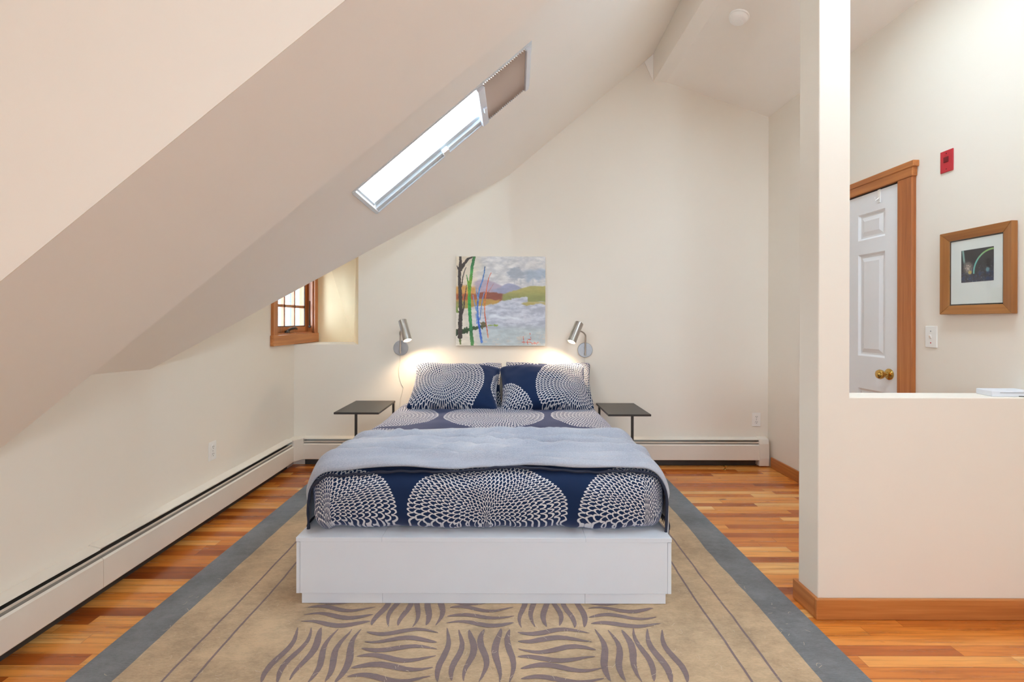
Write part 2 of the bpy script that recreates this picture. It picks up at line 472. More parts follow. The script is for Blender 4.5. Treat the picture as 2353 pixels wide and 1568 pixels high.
# cellular blind drawn over the upper third
def blind_mat():
    m = bpy.data.materials.new('beige_pleated_blind'); t = NT(m)
    d_ = t.n('ShaderNodeBsdfDiffuse'); d_.inputs[0].default_value = lin((212, 198, 188))
    r_ = t.n('ShaderNodeBsdfTranslucent'); r_.inputs[0].default_value = lin((204, 190, 178))
    x = t.n('ShaderNodeMixShader'); x.inputs[0].default_value = .03
    t.link(d_.outputs[0], x.inputs[1]); t.link(r_.outputs[0], x.inputs[2]); t.link(x.outputs[0], t.out.inputs[0]); return m
BLIND = blind_mat()
bl = thing('pleated_blind', onB(a1, (b0 + b1) / 2, 0.02), 'beige pleated blind drawn across the upper third of the skylight', 'blind')
g = MB()
ab = a0 + (a1 - a0) * 0.712
na = 22; pts = []
for k in range(na * 2 + 1):
    pts.append((ab + .02 + (a1 - .03 - ab - .02) * k / (na * 2), -0.012 if k % 2 else 0.008))
vs = []; fs = []
for (pa, ph) in pts:
    vs += [onB(pa, b0 + .003, ph), onB(pa, b1 - .014, ph)]
for k in range(len(pts) - 1): fs.append((2*k, 2*k+1, 2*k+3, 2*k+2))
g.add(vs, fs); g.build('blind_fabric', BLIND, bl, fix=False)
g = MB(); barB(g, ab - .022, ab + .022, b0 + .006, b1 - .006, -0.02, 0.011)
g.build('bottom_rail', WHITE, bl, bevel=0.004)
g = MB(); barB(g, a1 - .032, a1 - .004, b0 + .006, b1 - .006, -0.02, 0.011)
g.build('head_rail', WHITE, bl, bevel=0.004)
g = MB(); barB(g, ab - .008, ab + .012, (b0 + b1) / 2 - .02, (b0 + b1) / 2 + .03, -0.034, -0.02)
g.build('pull_handle', WHITE, bl, bevel=0.004)

# ------------------------------------------------------------------ corner window (fir)
w1 = tag(thing('window_1', (XL, 4.14, 1.035), None, None), kind='structure')
c0, c1, zc0, zc1 = 3.705, 4.588, 1.036, 1.80
g = MB()
g.box(XL, XL + .022, c0 + .012, W1[0], zc0 + .085, zc1); g.box(XL, XL + .022, W1[1], c1, zc0 + .085, zc1)
g.box(XL, XL + .022, W1[0] - .0, W1[1] + .0, W1[3], zc1)
g.build('window_casing', FIRZ, w1, bevel=0.002)
g = MB(); g.box(XL, XL + .03, c0, c1 + .004, zc0, zc0 + .085); g.build('window_apron', FIRY, w1, bevel=0.003)
# jamb lining in the wall thickness
g = MB(); e = .018
g.box(XL - T, XL + .004, W1[0], W1[0] + e, W1[2], W1[3]); g.box(XL - T, XL + .004, W1[1] - e, W1[1], W1[2], W1[3])
g.box(XL - T, XL + .004, W1[0], W1[1], W1[2], W1[2] + e); g.box(XL - T, XL + .004, W1[0], W1[1], W1[3] - e, W1[3])
g.build('window_jamb', FIRZ, w1)
g = MB(); s0, s1, t0, t1 = W1[0] + e, W1[1] - e, W1[2] + e, W1[3] - e; sw = .052
xs0, xs1 = XL - .085, XL - .045
g.box(xs0, xs1, s0, s0 + sw, t0, t1); g.box(xs0, xs1, s1 - sw, s1, t0, t1)
g.box(xs0, xs1, s0 + sw, s1 - sw, t0, t0 + sw); g.box(xs0, xs1, s0 + sw, s1 - sw, t1 - sw, t1)
g.build('window_sash', FIRZ, w1, bevel=0.003)
g = MB()
xm0, xm1 = XL - .078, XL - .052
for k in (1, 2):
    yy = s0 + sw + (s1 - s0 - 2 * sw) * k / 3
    g.box(xm0, xm1, yy - .011, yy + .011, t0 + sw, t1 - sw)
for k in (1,):
    zz = 1.362
    g.box(xm0, xm1, s0 + sw, s1 - sw, zz - .011, zz + .011)
g.build('window_muntin', FIRZ, w1)
g = MB(); g.box(XL - .067, XL - .063, s0 + sw - .005, s1 - sw + .005, t0 + sw - .005, t1 - sw + .005)
g.build('window_pane', GLASS, w1)
g = MB()
for (p0, p1, r0, r1) in ((s0 + sw, s1 - sw, t0 + sw, t0 + sw + .006), (s0 + sw, s0 + sw + .006, t0 + sw, t1 - sw), (s1 - sw - .006, s1 - sw, t0 + sw, t1 - sw)):
    g.box(XL - .051, XL - .044, p0, p1, r0, r1)
g.build('window_gasket', CHAR, w1)
HAND = simple('bronze_crank', (70, 62, 58), 0.35, 0.6)
g = MB()
yk = 4.06
g.lathe((XL - .03, yk, W1[2] + e), (0, 0, 1), [(0, .022), (.016, .02), (.02, .012)], 16)
g.tube([(XL - .03, yk, W1[2] + .035), (XL - .012, yk + .03, W1[2] + .05), (XL - .004, yk + .09, W1[2] + .058), (XL - .004, yk + .13, W1[2] + .05)], [.008, .01, .012, .008], 10)
g.build('crank_handle', HAND, w1, smooth=True)
g = MB()
g.tube([(XL - .02, s1 - .006, 1.18), (XL - .022, s1 - .01, 1.3), (XL - .02, s1 - .004, 1.42)], [.006, .004, .004], 8)
g.lathe((XL - .02, s1 - .004, 1.18), (0, -1, 0), [(0, .012), (.01, .01)], 12)
g.build('window_lock', HAND, w1, smooth=True)

# unseen windows added to light the room: overhead, beside and behind the camera
def plain_window(name, axis, pos, u0, u1, z0, z1, n):
    w = tag(thing(name, (pos, (u0 + u1) / 2, z0) if axis == 'x' else ((u0 + u1) / 2, pos, z0), None, None), kind='structure')
    def bx(mb, p0, p1, q0, q1, d0, d1):
        if axis == 'x': mb.box(pos + d0, pos + d1, p0, p1, q0, q1)
        else: mb.box(p0, p1, pos + d0, pos + d1, q0, q1)
    g = MB(); s = .05
    bx(g, u0, u1, z0, z0 + s, -.08, -.03); bx(g, u0, u1, z1 - s, z1, -.08, -.03)
    for k in range(n + 1):
        uu = u0 + (u1 - u0 - s) * k / n
        bx(g, uu, uu + s, z0 + s, z1 - s, -.08, -.03)
    g.build('window_frame', FIRZ, w)
    g = MB(); bx(g, u0 + s / 2, u1 - s / 2, z0 + s / 2, z1 - s / 2, -.058, -.054); g.build('window_pane', GLASS, w)
w5 = tag(thing('added_window_5', ((SKR[0] + SKR[1]) / 2, (SKR[2] + SKR[3]) / 2, 3.2), None, None), kind='structure')  # added skylight, out of view, brightens the slopes
def slab5(mb, xa, xb, ya, yb, h0, h1): mb.prism([(xa, ya, zr(xa) + h0), (xb, ya, zr(xb) + h0), (xb, ya, zr(xb) + h1), (xa, ya, zr(xa) + h1)], (0, yb - ya, 0))
g = MB()
slab5(g, SKR[0], SKR[0] + .03, SKR[2], SKR[3], .03, .1); slab5(g, SKR[1] - .03, SKR[1], SKR[2], SKR[3], .03, .1)
slab5(g, SKR[0], SKR[1], SKR[2], SKR[2] + .03, .03, .1); slab5(g, SKR[0], SKR[1], SKR[3] - .03, SKR[3], .03, .1)
g.build('window_frame', WFR, w5)
g = MB(); slab5(g, SKR[0] + .02, SKR[1] - .02, SKR[2] + .02, SKR[3] - .02, .06, .065); g.build('window_pane', GLASS, w5)
plain_window('added_window_3', 'x', XL, *W3, 3)
plain_window('added_window_4', 'y', YN, *W4, 3)

# ------------------------------------------------------------------ door in the right wall
dr = tag(thing('door_1', (XR, 2.735, 0), None, None), kind='structure')
DY0, DY1, DZ = 2.735, 3.482, 2.032
g = MB()
xf = XR - .015                       # door face
ys = [DY0, DY0 + .097, DY0 + .313, DY0 + .434, DY0 + .65, DY1]
zs = [0.012, 0.16, 0.821, 1.025, 1.661, 1.750, 1.9135, DZ]
ys[5] = DY1
def quadx(x, y0, y1, z0, z1): g.add([(x, y0, z0), (x, y1, z0), (x, y1, z1), (x, y0, z1)], [(0, 1, 2, 3)])
for j in range(5):
    for k in range(7):
        y0, y1, z0, z1 = ys[j], ys[j+1], zs[k], zs[k+1]
        if j in (1, 3) and k in (1, 3, 5):
            # moulded panel: sunk ring, raised field
            rings = [(0, 0), (.012, .010), (.022, .010), (.048, .002)]
            prev = None
            for (ins, dep) in rings:
                cur = [(xf + dep, y0 + ins, z0 + ins), (xf + dep, y1 - ins, z0 + ins), (xf + dep, y1 - ins, z1 - ins), (xf + dep, y0 + ins, z1 - ins)]
                if prev:
                    for i in range(4):
                        g.add([prev[i], prev[(i+1) % 4], cur[(i+1) % 4], cur[i]], [(0, 1, 2, 3)])
                prev = cur
            g.add(prev, [(0, 1, 2, 3)])
        else: quadx(xf, y0, y1, z0, z1)
g.box(xf + .0005, XR + .02, DY0, DY0 + .002, .012, DZ); g.box(xf + .0005, XR + .02, DY0, DY1, DZ - .002, DZ)
door = g.build('door_leaf', DOORW, dr, fix=False)
g = MB(); cw = .098
g.box(XR - .026, XR, DY0 - cw - .004, DY0 - .004, 0, DZ + .01); g.box(XR - .026, XR, DY1 + .004, DY1 + cw, 0, DZ + .01)
g.build('door_casing', FIRZ, dr, bevel=0.003)
g = MB()
g.box(XR - .030, XR, DY0 - cw - .012, DY1 + cw + .012, DZ + .01, DZ + .073)
g.box(XR - .036, XR, DY0 - cw - .024, DY1 + cw + .024, DZ + .060, DZ + .094)
g.build('door_head_casing', FIRY, dr, bevel=0.004)
g = MB(); g.box(XR - .008, XR, DY0 - .004, DY1 + .004, DZ + .003, DZ + .012); g.build('door_stop', CHAR, dr)
g = MB()
ky, kz = 2.797, 0.932
g.lathe((xf, ky, kz), (-1, 0, 0), [(0, .033), (.004, .033), (.009, .027), (.012, .014), (.03, .012), (.036, .018), (.045, .026), (.056, .0285), (.066, .024), (.071, .012), (.0725, .002)], 28)
g.build('door_knob', BRASS, dr, smooth=True)

hk = thing('door_hook', (XR, 2.873, 1.97), 'small white over-door hook hanging from the top of the white door', 'hook')
g = MB()
g.box(XR - .0185, XR - .0155, 2.865, 2.885, 1.955, DZ + .002)
g.build('strap', PLAST, hk)
g = MB(); g.tube([(XR - .017, 2.875, 1.985), (XR - .03, 2.875, 1.975), (XR - .04, 2.875, 1.968), (XR - .044, 2.875, 1.985)], .0035, 8)
g.build('hook_arm', PLAST, hk, smooth=True)

# baseboards
g = MB(); g.box(XR - .015, XR, PY1, DY0 - cw - .006, 0, .09); g.box(XR - .015, XR, DY1 + cw + .002, YB - .07, 0, .09)
tag(g.build('baseboard_right', FIRY, bevel=0.004), kind='structure')
g = MB()
bt = .016
g.box(PX0 - bt, XR, PY0 - bt, PY0, 0, .086); tag(g.build('baseboard_front', FIRX, bevel=0.004), kind='structure')
g = MB(); g.box(PX0 - bt, PX0, PY0, PY1 + bt, 0, .086); g.box(PX0, XR - .016, PY1, PY1 + bt, 0, .086)
tag(g.build('baseboard_side', FIRY, bevel=0.003), kind='structure')

# ------------------------------------------------------------------ small wall fittings
def outlet(name, frame, label):
    """frame: (centre, right vector, up vector, out vector)"""
    c, r, u, o = [Vector(q) for q in frame]
    root = thing(name, c, label, 'outlet', 'duplex wall outlets')
    def bx(mb, r0, r1, u0, u1, o0, o1):
        mb.prism([c + r*r0 + u*u0 + o*o0, c + r*r1 + u*u0 + o*o0, c + r*r1 + u*u1 + o*o0, c + r*r0 + u*u1 + o*o0], o * (o1 - o0))
    g = MB(); bx(g, -.036, .036, -.058, .058, 0, .006); g.build('cover_plate', PLAST, root, bevel=.0025)
    for s in (-1, 1):
        g = MB(); cc = c + u * (s * .0225)
        g.lathe(cc + o * .006, o, [(0, .0165), (.0025, .016)], 20); f = g.build('socket', PLAST, root)
        g = MB()
        bx(g, -.0075, -.0045, s*.0225 + .000, s*.0225 + .009, .0084, .0088); bx(g, .0045, .0075, s*.0225 + .000, s*.0225 + .008, .0084, .0088)
        g.lathe(c + u * (s * .0225 - .007) + o * .0084, o, [(0, .003), (.0004, .003)], 10)
        sl = g.build('slot', HDARK, f)
    g = MB(); g.lathe(c + o * .006, o, [(0, .0035), (.001, .003)], 10); g.build('screw', GREYP, root)
    return root
outlet('electrical_outlet', ((XL, 2.979, .425), (0, 1, 0), (0, 0, 1), (1, 0, 0)), 'white duplex outlet on the left wall above the long heater')
outlet('electrical_outlet', ((2.149, YB, .394), (1, 0, 0), (0, 0, 1), (0, -1, 0)), 'white duplex outlet on the back wall right of the black side table')

def plateR(mb, y0, y1, z0, z1, d0, d1): mb.box(XR - d1, XR - d0, y0, y1, z0, z1)
rt = thing('alarm_plate', (XR, 2.448, 2.06), 'red fire alarm wall plate high above the light switch', 'alarm plate')
g = MB(); plateR(g, 2.412, 2.483, 2.006, 2.117, 0, .006); g.build('cover_plate', RED, rt, bevel=.0025)
g = MB(); plateR(g, 2.434, 2.462, 2.056, 2.084, .006, .009); g.build('button_window', REDD, rt, bevel=.002)
for zz in (2.022, 2.101):
    g = MB(); g.lathe((XR - .006, 2.448, zz), (-1, 0, 0), [(0, .0035), (.001, .003)], 10); g.build('screw', REDD, rt)
rt = thing('light_switch', (XR, 2.535, 1.16), 'white light switch plate on the wall between the door and the framed print', 'light switch')
g = MB(); plateR(g, 2.5, 2.57, 1.103, 1.217, 0, .006); g.build('cover_plate', PLAST, rt, bevel=.0025)
g = MB(); g.prism([(XR - .006, 2.530, 1.150), (XR - .006, 2.530, 1.172), (XR - .015, 2.530, 1.168), (XR - .010, 2.530, 1.154)], (0, .010, 0)); g.build('toggle', PLAST, rt, bevel=.001)
for zz, mm in ((1.19, GREYP), (1.128, RED)):
    g = MB(); g.lathe((XR - .006, 2.535, zz), (-1, 0, 0), [(0, .0035), (.001, .003)], 10); g.build('screw', mm, rt)

# smoke detector on the right-hand slope
nr_ = Vector((-0.336, 0, -1)).normalized()
pc = Vector((1.521, 3.145, zr(1.521)))
DETW = simple('bright_white_plastic', (251, 251, 250), 0.3, vary=0.005)
rt = thing('smoke_detector', pc, 'round white smoke detector on the ceiling slope near the post', 'smoke detector')
g = MB(); g.lathe(pc, nr_, [(0, .064), (.01, .064), (.012, .061)], 40); g.build('base_ring', DETW, rt, smooth=True)
g = MB(); g.lathe(pc + nr_ * .012, nr_, [(0, .059), (.012, .057), (.022, .05), (.028, .036), (.029, .024)], 40); g.build('dome', DETW, rt, smooth=True)
g = MB(); g.lathe(pc + nr_ * .041, nr_, [(0, .023), (.003, .022), (.004, .003), (.004, .001)], 30); g.build('test_button', DETW, rt, smooth=True)

# ------------------------------------------------------------------ painted artwork (colours per vertex of the canvas)
def attr_mat(name, rough=0.6, bump=0.35):
    m = bpy.data.materials.new(name); t = NT(m)
    a = t.n('ShaderNodeAttribute'); a.attribute_name = 'paint'
    co = t.coord()
    h = t.noise(t.scale(co, (40, 40, 75)), 1.0, 5.0, 0.65)
    t.bsdf(a.outputs['Color'], rough, 0.0, t.bump(h, bump, 0.004))
    return m
def fbm(x, y, s, seed=0.0, o=4):
    v = 0; a = .5
    for k in range(o):
        v += a * noise.noise(Vector((x * s, y * s, seed))); s *= 2.03; a *= .55
    return v
def sstep(a, b_, x):
    t_ = min(1, max(0, (x - a) / (b_ - a))); return t_ * t_ * (3 - 2 * t_)
def blend(c, d, k): return tuple(p + (q - p) * k for p, q in zip(c, d))
def seg_d(p, a, b_):
    ax_, ay_ = b_[0] - a[0], b_[1] - a[1]
    L = ax_ * ax_ + ay_ * ay_
    t_ = 0 if L == 0 else max(0, min(1, ((p[0] - a[0]) * ax_ + (p[1] - a[1]) * ay_) / L))
    return math.hypot(p[0] - a[0] - ax_ * t_, p[1] - a[1] - ay_ * t_), t_
class Stroke:
    def __init__(self, pts, w0, w1, cols, rag=.35):
        self.p = [((x - 178) / 1285, (y - 125) / 1290) for x, y in pts]; self.w0 = w0 / 1285 / 2; self.w1 = w1 / 1285 / 2; self.c = cols; self.rag = rag
        self.bb = (min(q[0] for q in self.p) - .05, max(q[0] for q in self.p) + .05, min(q[1] for q in self.p) - .05, max(q[1] for q in self.p) + .05)
    def hit(self, s, t):
        if not (self.bb[0] < s < self.bb[1] and self.bb[2] < t < self.bb[3]): return None
        n = len(self.p) - 1; best = None
        for i in range(n):
            d_, k = seg_d((s, t), self.p[i], self.p[i+1]); g_ = (i + k) / n
            w = self.w0 + (self.w1 - self.w0) * g_
            q_ = d_ / w
            if best is None or q_ < best[0]: best = (q_, g_)
        lim = 1 + self.rag * fbm(s, t, 38, 5.1, 3) * 2
        if best[0] < lim:
            g_ = best[1] * (len(self.c) - 1); i = min(int(g_), len(self.c) - 2) if len(self.c) > 1 else 0
            c = self.c[0] if len(self.c) == 1 else blend(self.c[i], self.c[i+1], g_ - i)
            j = 1 + .35 * fbm(s * 2.5, t, 40, 9.0, 3)
            return tuple(v * j for v in c)
        return None
dk = (70, 60, 55)
STK = [
    Stroke([(180, 1235), (300, 1205), (420, 1165), (545, 1150)], 80, 55, [(48, 66, 40), (58, 84, 50), (66, 88, 56)], .9),
    Stroke([(180, 880), (195, 930)], 50, 30, [(120, 140, 70)], .6),
    Stroke([(235, 1300), (240, 1390)], 45, 20, [(110, 120, 70)], .6),
    Stroke([(235, 120), (240, 200), (228, 300), (225, 480), (237, 700), (245, 900), (238, 1100), (235, 1290)], 34, 62, [(80, 72, 66), dk, dk, (62, 54, 50), dk], .3),
    Stroke([(232, 330), (205, 300), (190, 265)], 30, 12, [dk], .3),
    Stroke([(235, 320), (290, 235), (340, 160), (410, 135)], 55, 16, [dk], .3),
    Stroke([(320, 215), (360, 160), (400, 150)], 22, 10, [dk], .3),
    Stroke([(255, 560), (275, 420), (300, 330), (322, 280)], 18, 8, [dk], .3),
    Stroke([(265, 960), (290, 860), (300, 740), (318, 620), (328, 540)], 22, 8, [dk], .4),
    Stroke([(440, 128), (412, 240), (400, 330), (390, 450), (372, 560), (368, 700), (370, 850), (380, 1000), (388, 1120), (396, 1230), (412, 1400)], 40, 50,
           [(70, 128, 70), (62, 120, 72), (84, 160, 80), (120, 160, 50), (110, 160, 48), (58, 158, 66), (50, 150, 78), (56, 146, 80), (58, 120, 72), (96, 150, 84)], .25),
    Stroke([(360, 590), (345, 480), (328, 395)], 30, 8, [(100, 150, 60), (80, 140, 80)], .4),
    Stroke([(345, 480), (352, 640)], 12, 10, [(120, 170, 60)], .5),
    Stroke([(592, 275), (582, 360), (555, 480), (515, 590), (495, 720), (485, 850), (490, 980), (505, 1100), (525, 1220), (546, 1365)], 14, 34,
           [(90, 110, 140), (84, 130, 190), (96, 138, 200), (96, 140, 196), (70, 110, 190), (84, 128, 200), (60, 100, 196), (66, 100, 190), (90, 130, 200)], .3),
    Stroke([(500, 760), (475, 660), (462, 565)], 24, 8, [(120, 150, 190)], .4),
    Stroke([(470, 900), (440, 790), (420, 680)], 20, 8, [(120, 150, 190)], .4),
    Stroke([(520, 1040), (540, 860), (560, 730), (582, 650)], 16, 8, [(110, 140, 190)], .5),
    Stroke([(470, 960), (478, 1100)], 22, 14, [(130, 160, 200)], .5),
    Stroke([(680, 362), (645, 440), (622, 560), (605, 690), (590, 820), (590, 940), (606, 1070), (625, 1190), (640, 1300)], 9, 16,
           [(206, 100, 70), (210, 92, 50), (225, 110, 60), (226, 112, 56), (230, 120, 50), (205, 90, 60), (200, 96, 66), (220, 150, 120)], .35),
    Stroke([(640, 640), (680, 580), (715, 520)], 8, 4, [(190, 120, 100)], .4),
    Stroke([(545, 1100), (580, 1090), (595, 1130), (555, 1150)], 40, 30, [(110, 100, 70)], .9),
    Stroke([(640, 1125), (770, 1118)], 14, 26, [(150, 170, 90)], .9),
]
sg = (214, 92, 70)
for pts in ([(1145, 1285), (1150, 1330), (1158, 1390)], [(1130, 1362), (1180, 1365), (1222, 1362)], [(1205, 1340), (1208, 1380), (1214, 1395)], [(1215, 1325), (1240, 1322)],
            [(1240, 1232), (1245, 1255)], [(1255, 1290), (1256, 1330), (1230, 1328)], [(1230, 1365), (1250, 1362), (1270, 1378), (1275, 1395)], [(1285, 1385), (1310, 1365), (1312, 1390)],
            [(1320, 1370), (1340, 1395)], [(1345, 1378), (1362, 1362)]):
    STK.append(Stroke(pts, 9, 7, [sg], .2))
def paint_land(s, t):
    w = .035 * fbm(s, t, 7, 1.3); w2 = .02 * fbm(s, t, 18, 2.3); n = fbm(s, t * 2.2, 12, 3.3); n2 = fbm(s * 1.6, t * 4.5, 7, 4.4, 5)
    tt = t + w
    c = blend((203, 202, 204), (222, 219, 217), sstep(-.25, .3, n))
    c = blend(c, (228, 212, 186), sstep(.34, .14, s + w * 3) * .85)
    # grey tree masses in the mist
    k = sstep(1.25, .75, math.hypot((s - .665) / .10, (tt - .195) / .062) + n2 * .9 + w2 * 12); c = blend(c, (165, 172, 184), k * .9)
    k = sstep(.72, .80, s + w) * sstep(.13, .17, tt) * sstep(.29, .23, tt + .02 * math.sin(s * 60) + n2 * .05); c = blend(c, (168, 180, 196), k * .9)
    for xs_ in (.655, .722, .862): c = blend(c, (182, 186, 190), sstep(.012, .004, abs(s - xs_ + w2)) * sstep(.24, .26, t) * sstep(.33, .31, t) * .6)
    # hills
    hl = .25 + 1.6 * (s - .30) ** 2
    c = blend(c, (176, 160, 178), sstep(hl, hl + .03, tt) * sstep(.18, .24, s) * .9)
    hm = .365 - .12 * math.exp(-((s - .62) / .12) ** 2) * .6
    c = blend(c, (162, 163, 188), sstep(hm, hm + .015, tt) * sstep(.38, .44, s))
    c = blend(c, (214, 160, 88), sstep(.315, .35, tt) * sstep(.24, .18, s + w))
    c = blend(c, (176, 100, 58), sstep(.40, .43, tt) * sstep(.28, .22, s + w))
    rr = .385 + .25 * max(0, s - .42)
    c = blend(c, (146, 86, 68), sstep(rr, rr + .02, tt + w2) * sstep(.2, .25, s) * sstep(.60, .52, s))
    gt = .425 - .33 * max(0, min(.3, s - .5)) + w2
    c = blend(c, blend((178, 170, 104), (146, 148, 92), sstep(.38, .47, t)), sstep(gt, gt + .015, t) * sstep(.5, .54, s + w))
    c = blend(c, (186, 146, 78), sstep(.475, .49, tt) * sstep(.52, .46, s + w))
    c = blend(c, (150, 148, 86), sstep(.49, .52, tt) * sstep(.16, .06, s + w))
    # water
    edge = .565 - .22 * max(0, s - .2) if s < .62 else .455
    wat = sstep(edge, edge + .02, t + w2 + w)
    if s > .80: wat = sstep(.505, .525, t + w)
    wc = blend((180, 183, 197), (202, 204, 213), sstep(-.25, .3, n2))
    wc = blend(wc, (222, 226, 232), sstep(.03, .0, abs(t - (.665 + .10 * (s - .35)) + w)) * sstep(.3, .4, s) * sstep(.85, .6, s))
    wc = blend(wc, (186, 196, 196), sstep(.74, .84, t) * .8)
    wc = blend(wc, (206, 196, 186), sstep(.05, .3, n) * sstep(.8, .95, t) * .8)
    wc = blend(wc, (226, 216, 200), sstep(.34, .14, s + w * 2))
    c = blend(c, wc, wat)
    c = blend(c, (190, 172, 112), sstep(.78, .82, s + w) * sstep(.50, .515, t) * sstep(.545, .53, t + w) * .9)
    c = blend(c, (176, 160, 96), sstep(.72, .76, s) * sstep(.90, .86, s) * sstep(.014, .006, abs(t - .53 + w)) * .9)
    for st in STK:
        h = st.hit(s, t)
        if h: c = h
    j = 1 + .10 * n2 + .05 * n
    return tuple(max(0, min(255, v * j)) for v in c)
def painted(name, N, M_, fpos, fcol, mat, parent):
    g = MB()
    for j in range(M_ + 1):
        for i in range(N + 1): g.v.append(tuple(fpos(i / N, j / M_)))
    for j in range(M_):
        for i in range(N):
            a = j * (N + 1) + i
            g.f.append([a, a + N + 1, a + N + 2, a + 1]); g.mi.append(0)
    o = g.build(name, mat, parent, fix=False)
    at_ = o.data.color_attributes.new('paint', 'FLOAT_COLOR', 'POINT')
    k = 0
    for j in range(M_ + 1):
        for i in range(N + 1):
            at_.data[k].color = lin(fcol(i / N, j / M_)); k += 1
    return o
px0, px1, pz1, pz0 = -0.436, 0.328, 1.790, 1.026
cv = thing('canvas_painting', (-.054, YB, pz0), 'square landscape painting with dark, green, blue and orange trees above the bed', 'painting')
CANV = simple('canvas_edge', (206, 196, 184), 0.8)
g = MB(); g.box(px0, px1, YB - .036, YB - .001, pz0, pz1); g.build('stretched_canvas', CANV, cv, bevel=.004)
painted('painted_surface', 260, 260, lambda s, t: (px0 + .001 + (px1 - px0 - .002) * s, YB - .0375 + .0008 * fbm(s, t, 40, 7.0, 2), pz1 - .001 - (pz1 - pz0 - .002) * t), paint_land, attr_mat('oil_paint', .5), cv)

# framed print on the right wall
pf = thing('framed_print', (XR, 2.28, 1.277), 'wood framed dark print in a wide white mat on the right wall', 'picture')
fy0, fy1, fz0, fz1 = 2.107, 2.4575, 1.277, 1.688; fw = .044; xo = XR - .03
def mitre(mb, pts_out, pts_in, x0, x1, i):
    a, b_ = pts_out[i], pts_out[(i+1) % 4]; c_, d_ = pts_in[(i+1) % 4], pts_in[i]
    mb.add([(x0, *a), (x0, *b_), (x0 + .008, *c_), (x0 + .008, *d_), (x1, *a), (x1, *b_), (x1, *c_), (x1, *d_)],
           [(0, 1, 2, 3), (7, 6, 5, 4), (0, 4, 5, 1), (1, 5, 6, 2), (2, 6, 7, 3), (3, 7, 4, 0)])
po = [(fy0, fz0), (fy1, fz0), (fy1, fz1), (fy0, fz1)]; pi_ = [(fy0 + fw, fz0 + fw), (fy1 - fw, fz0 + fw), (fy1 - fw, fz1 - fw), (fy0 + fw, fz1 - fw)]
for i, mm in ((0, OAKY), (1, OAKZ), (2, OAKY), (3, OAKZ)):
    g = MB(); mitre(g, po, pi_, xo, XR - .002, i); g.build('frame_rail', mm, pf, bevel=.002)
g = MB(); g.box(XR - .016, XR - .004, fy0 + fw - .002, fy1 - fw + .002, fz0 + fw - .002, fz1 - fw + .002); g.build('spacer', CHAR, pf)
MAT = simple('white_mat_board', (228, 228, 222), .8)
g = MB(); g.box(XR - .017, XR - .0162, fy0 + fw + .006, fy1 - fw - .006, fz0 + fw + .006, fz1 - fw - .006); g.build('mat_board', MAT, pf)
def paint_night(s, t):
    n = fbm(s, t, 9, 11.0); n2 = fbm(s, t, 26, 12.0)
    c = blend((34, 32, 40), (60, 58, 78), sstep(.5, 1.0, t + n * .6))
    c = blend(c, (92, 84, 96), sstep(.1, .35, n2) * sstep(.3, .6, t))
    c = blend(c, (40, 58, 96), sstep(.0, .3, n) * sstep(.55, .8, t))
    # pale bow on the right
    px_, py_ = s - .40, t
    d_ = abs(math.hypot((s - 1.0) / .60, (t - .72) / .66) - 1.0)
    if s < 1.0 and t < .75: c = blend(c, blend((150, 190, 110), (110, 190, 180), sstep(.05, .45, t)), sstep(.055, .02, d_))
    d2 = abs(s - .05 - .12 * t)
    c = blend(c, (150, 190, 180), sstep(.05, .015, d2) * sstep(.5, .3, t) * .9)
    c = blend(c, (196, 176, 160), sstep(.22, .02, math.hypot(s - .22, (t - .55) * .8)) * (.8 + n2))
    c = blend(c, (196, 168, 96), sstep(.07, .045, math.hypot(s - .28, t - .70)))
    c = blend(c, (130, 180, 190), sstep(.08, .03, math.hypot(s - .82, (t - .66) * .8)) * .8)
    c = blend(c, (160, 190, 200), sstep(.30, .42, n2) * sstep(.8, .95, t))
    return tuple(max(0, min(255, v)) for v in c)
painted('print', 90, 90, lambda s, t: (XR - .0176, 2.353 - .157 * s, 1.588 - .157 * t), paint_night, attr_mat('print_ink', .4, .0), pf)
g = MB(); g.box(XR - .0215, XR - .0205, fy0 + fw - .001, fy1 - fw + .001, fz0 + fw - .001, fz1 - fw + .001)
g.build('glazing', glass_mat('picture_glass', 0.04), pf)

# white box on the half wall
bx = thing('media_box', (2.2, 2.06, PH), 'flat white box with a slot lying on the half wall ledge', 'box')
g = MB()
g.prism([(2.077, 2.12, PH), (2.055, 2.028, PH), (2.242, 2.023, PH), (2.246, 2.12, PH)], (0, 0, .024)); g.build('body', WHITE, bx, bevel=.003)
g = MB(); g.prism([(2.088, 2.0264, PH + .016), (2.242, 2.0222, PH + .016), (2.242, 2.0222, PH + .018), (2.088, 2.0264, PH + .018)], (0, -.0004, 0)); g.build('seam', GREYP, bx)
g = MB(); g.prism([(2.165, 2.0243, PH + .0003), (2.242, 2.0222, PH + .0003), (2.242, 2.0222, PH + .004), (2.165, 2.0243, PH + .004)], (0, -.0006, 0)); g.build('slot', HDARK, bx)

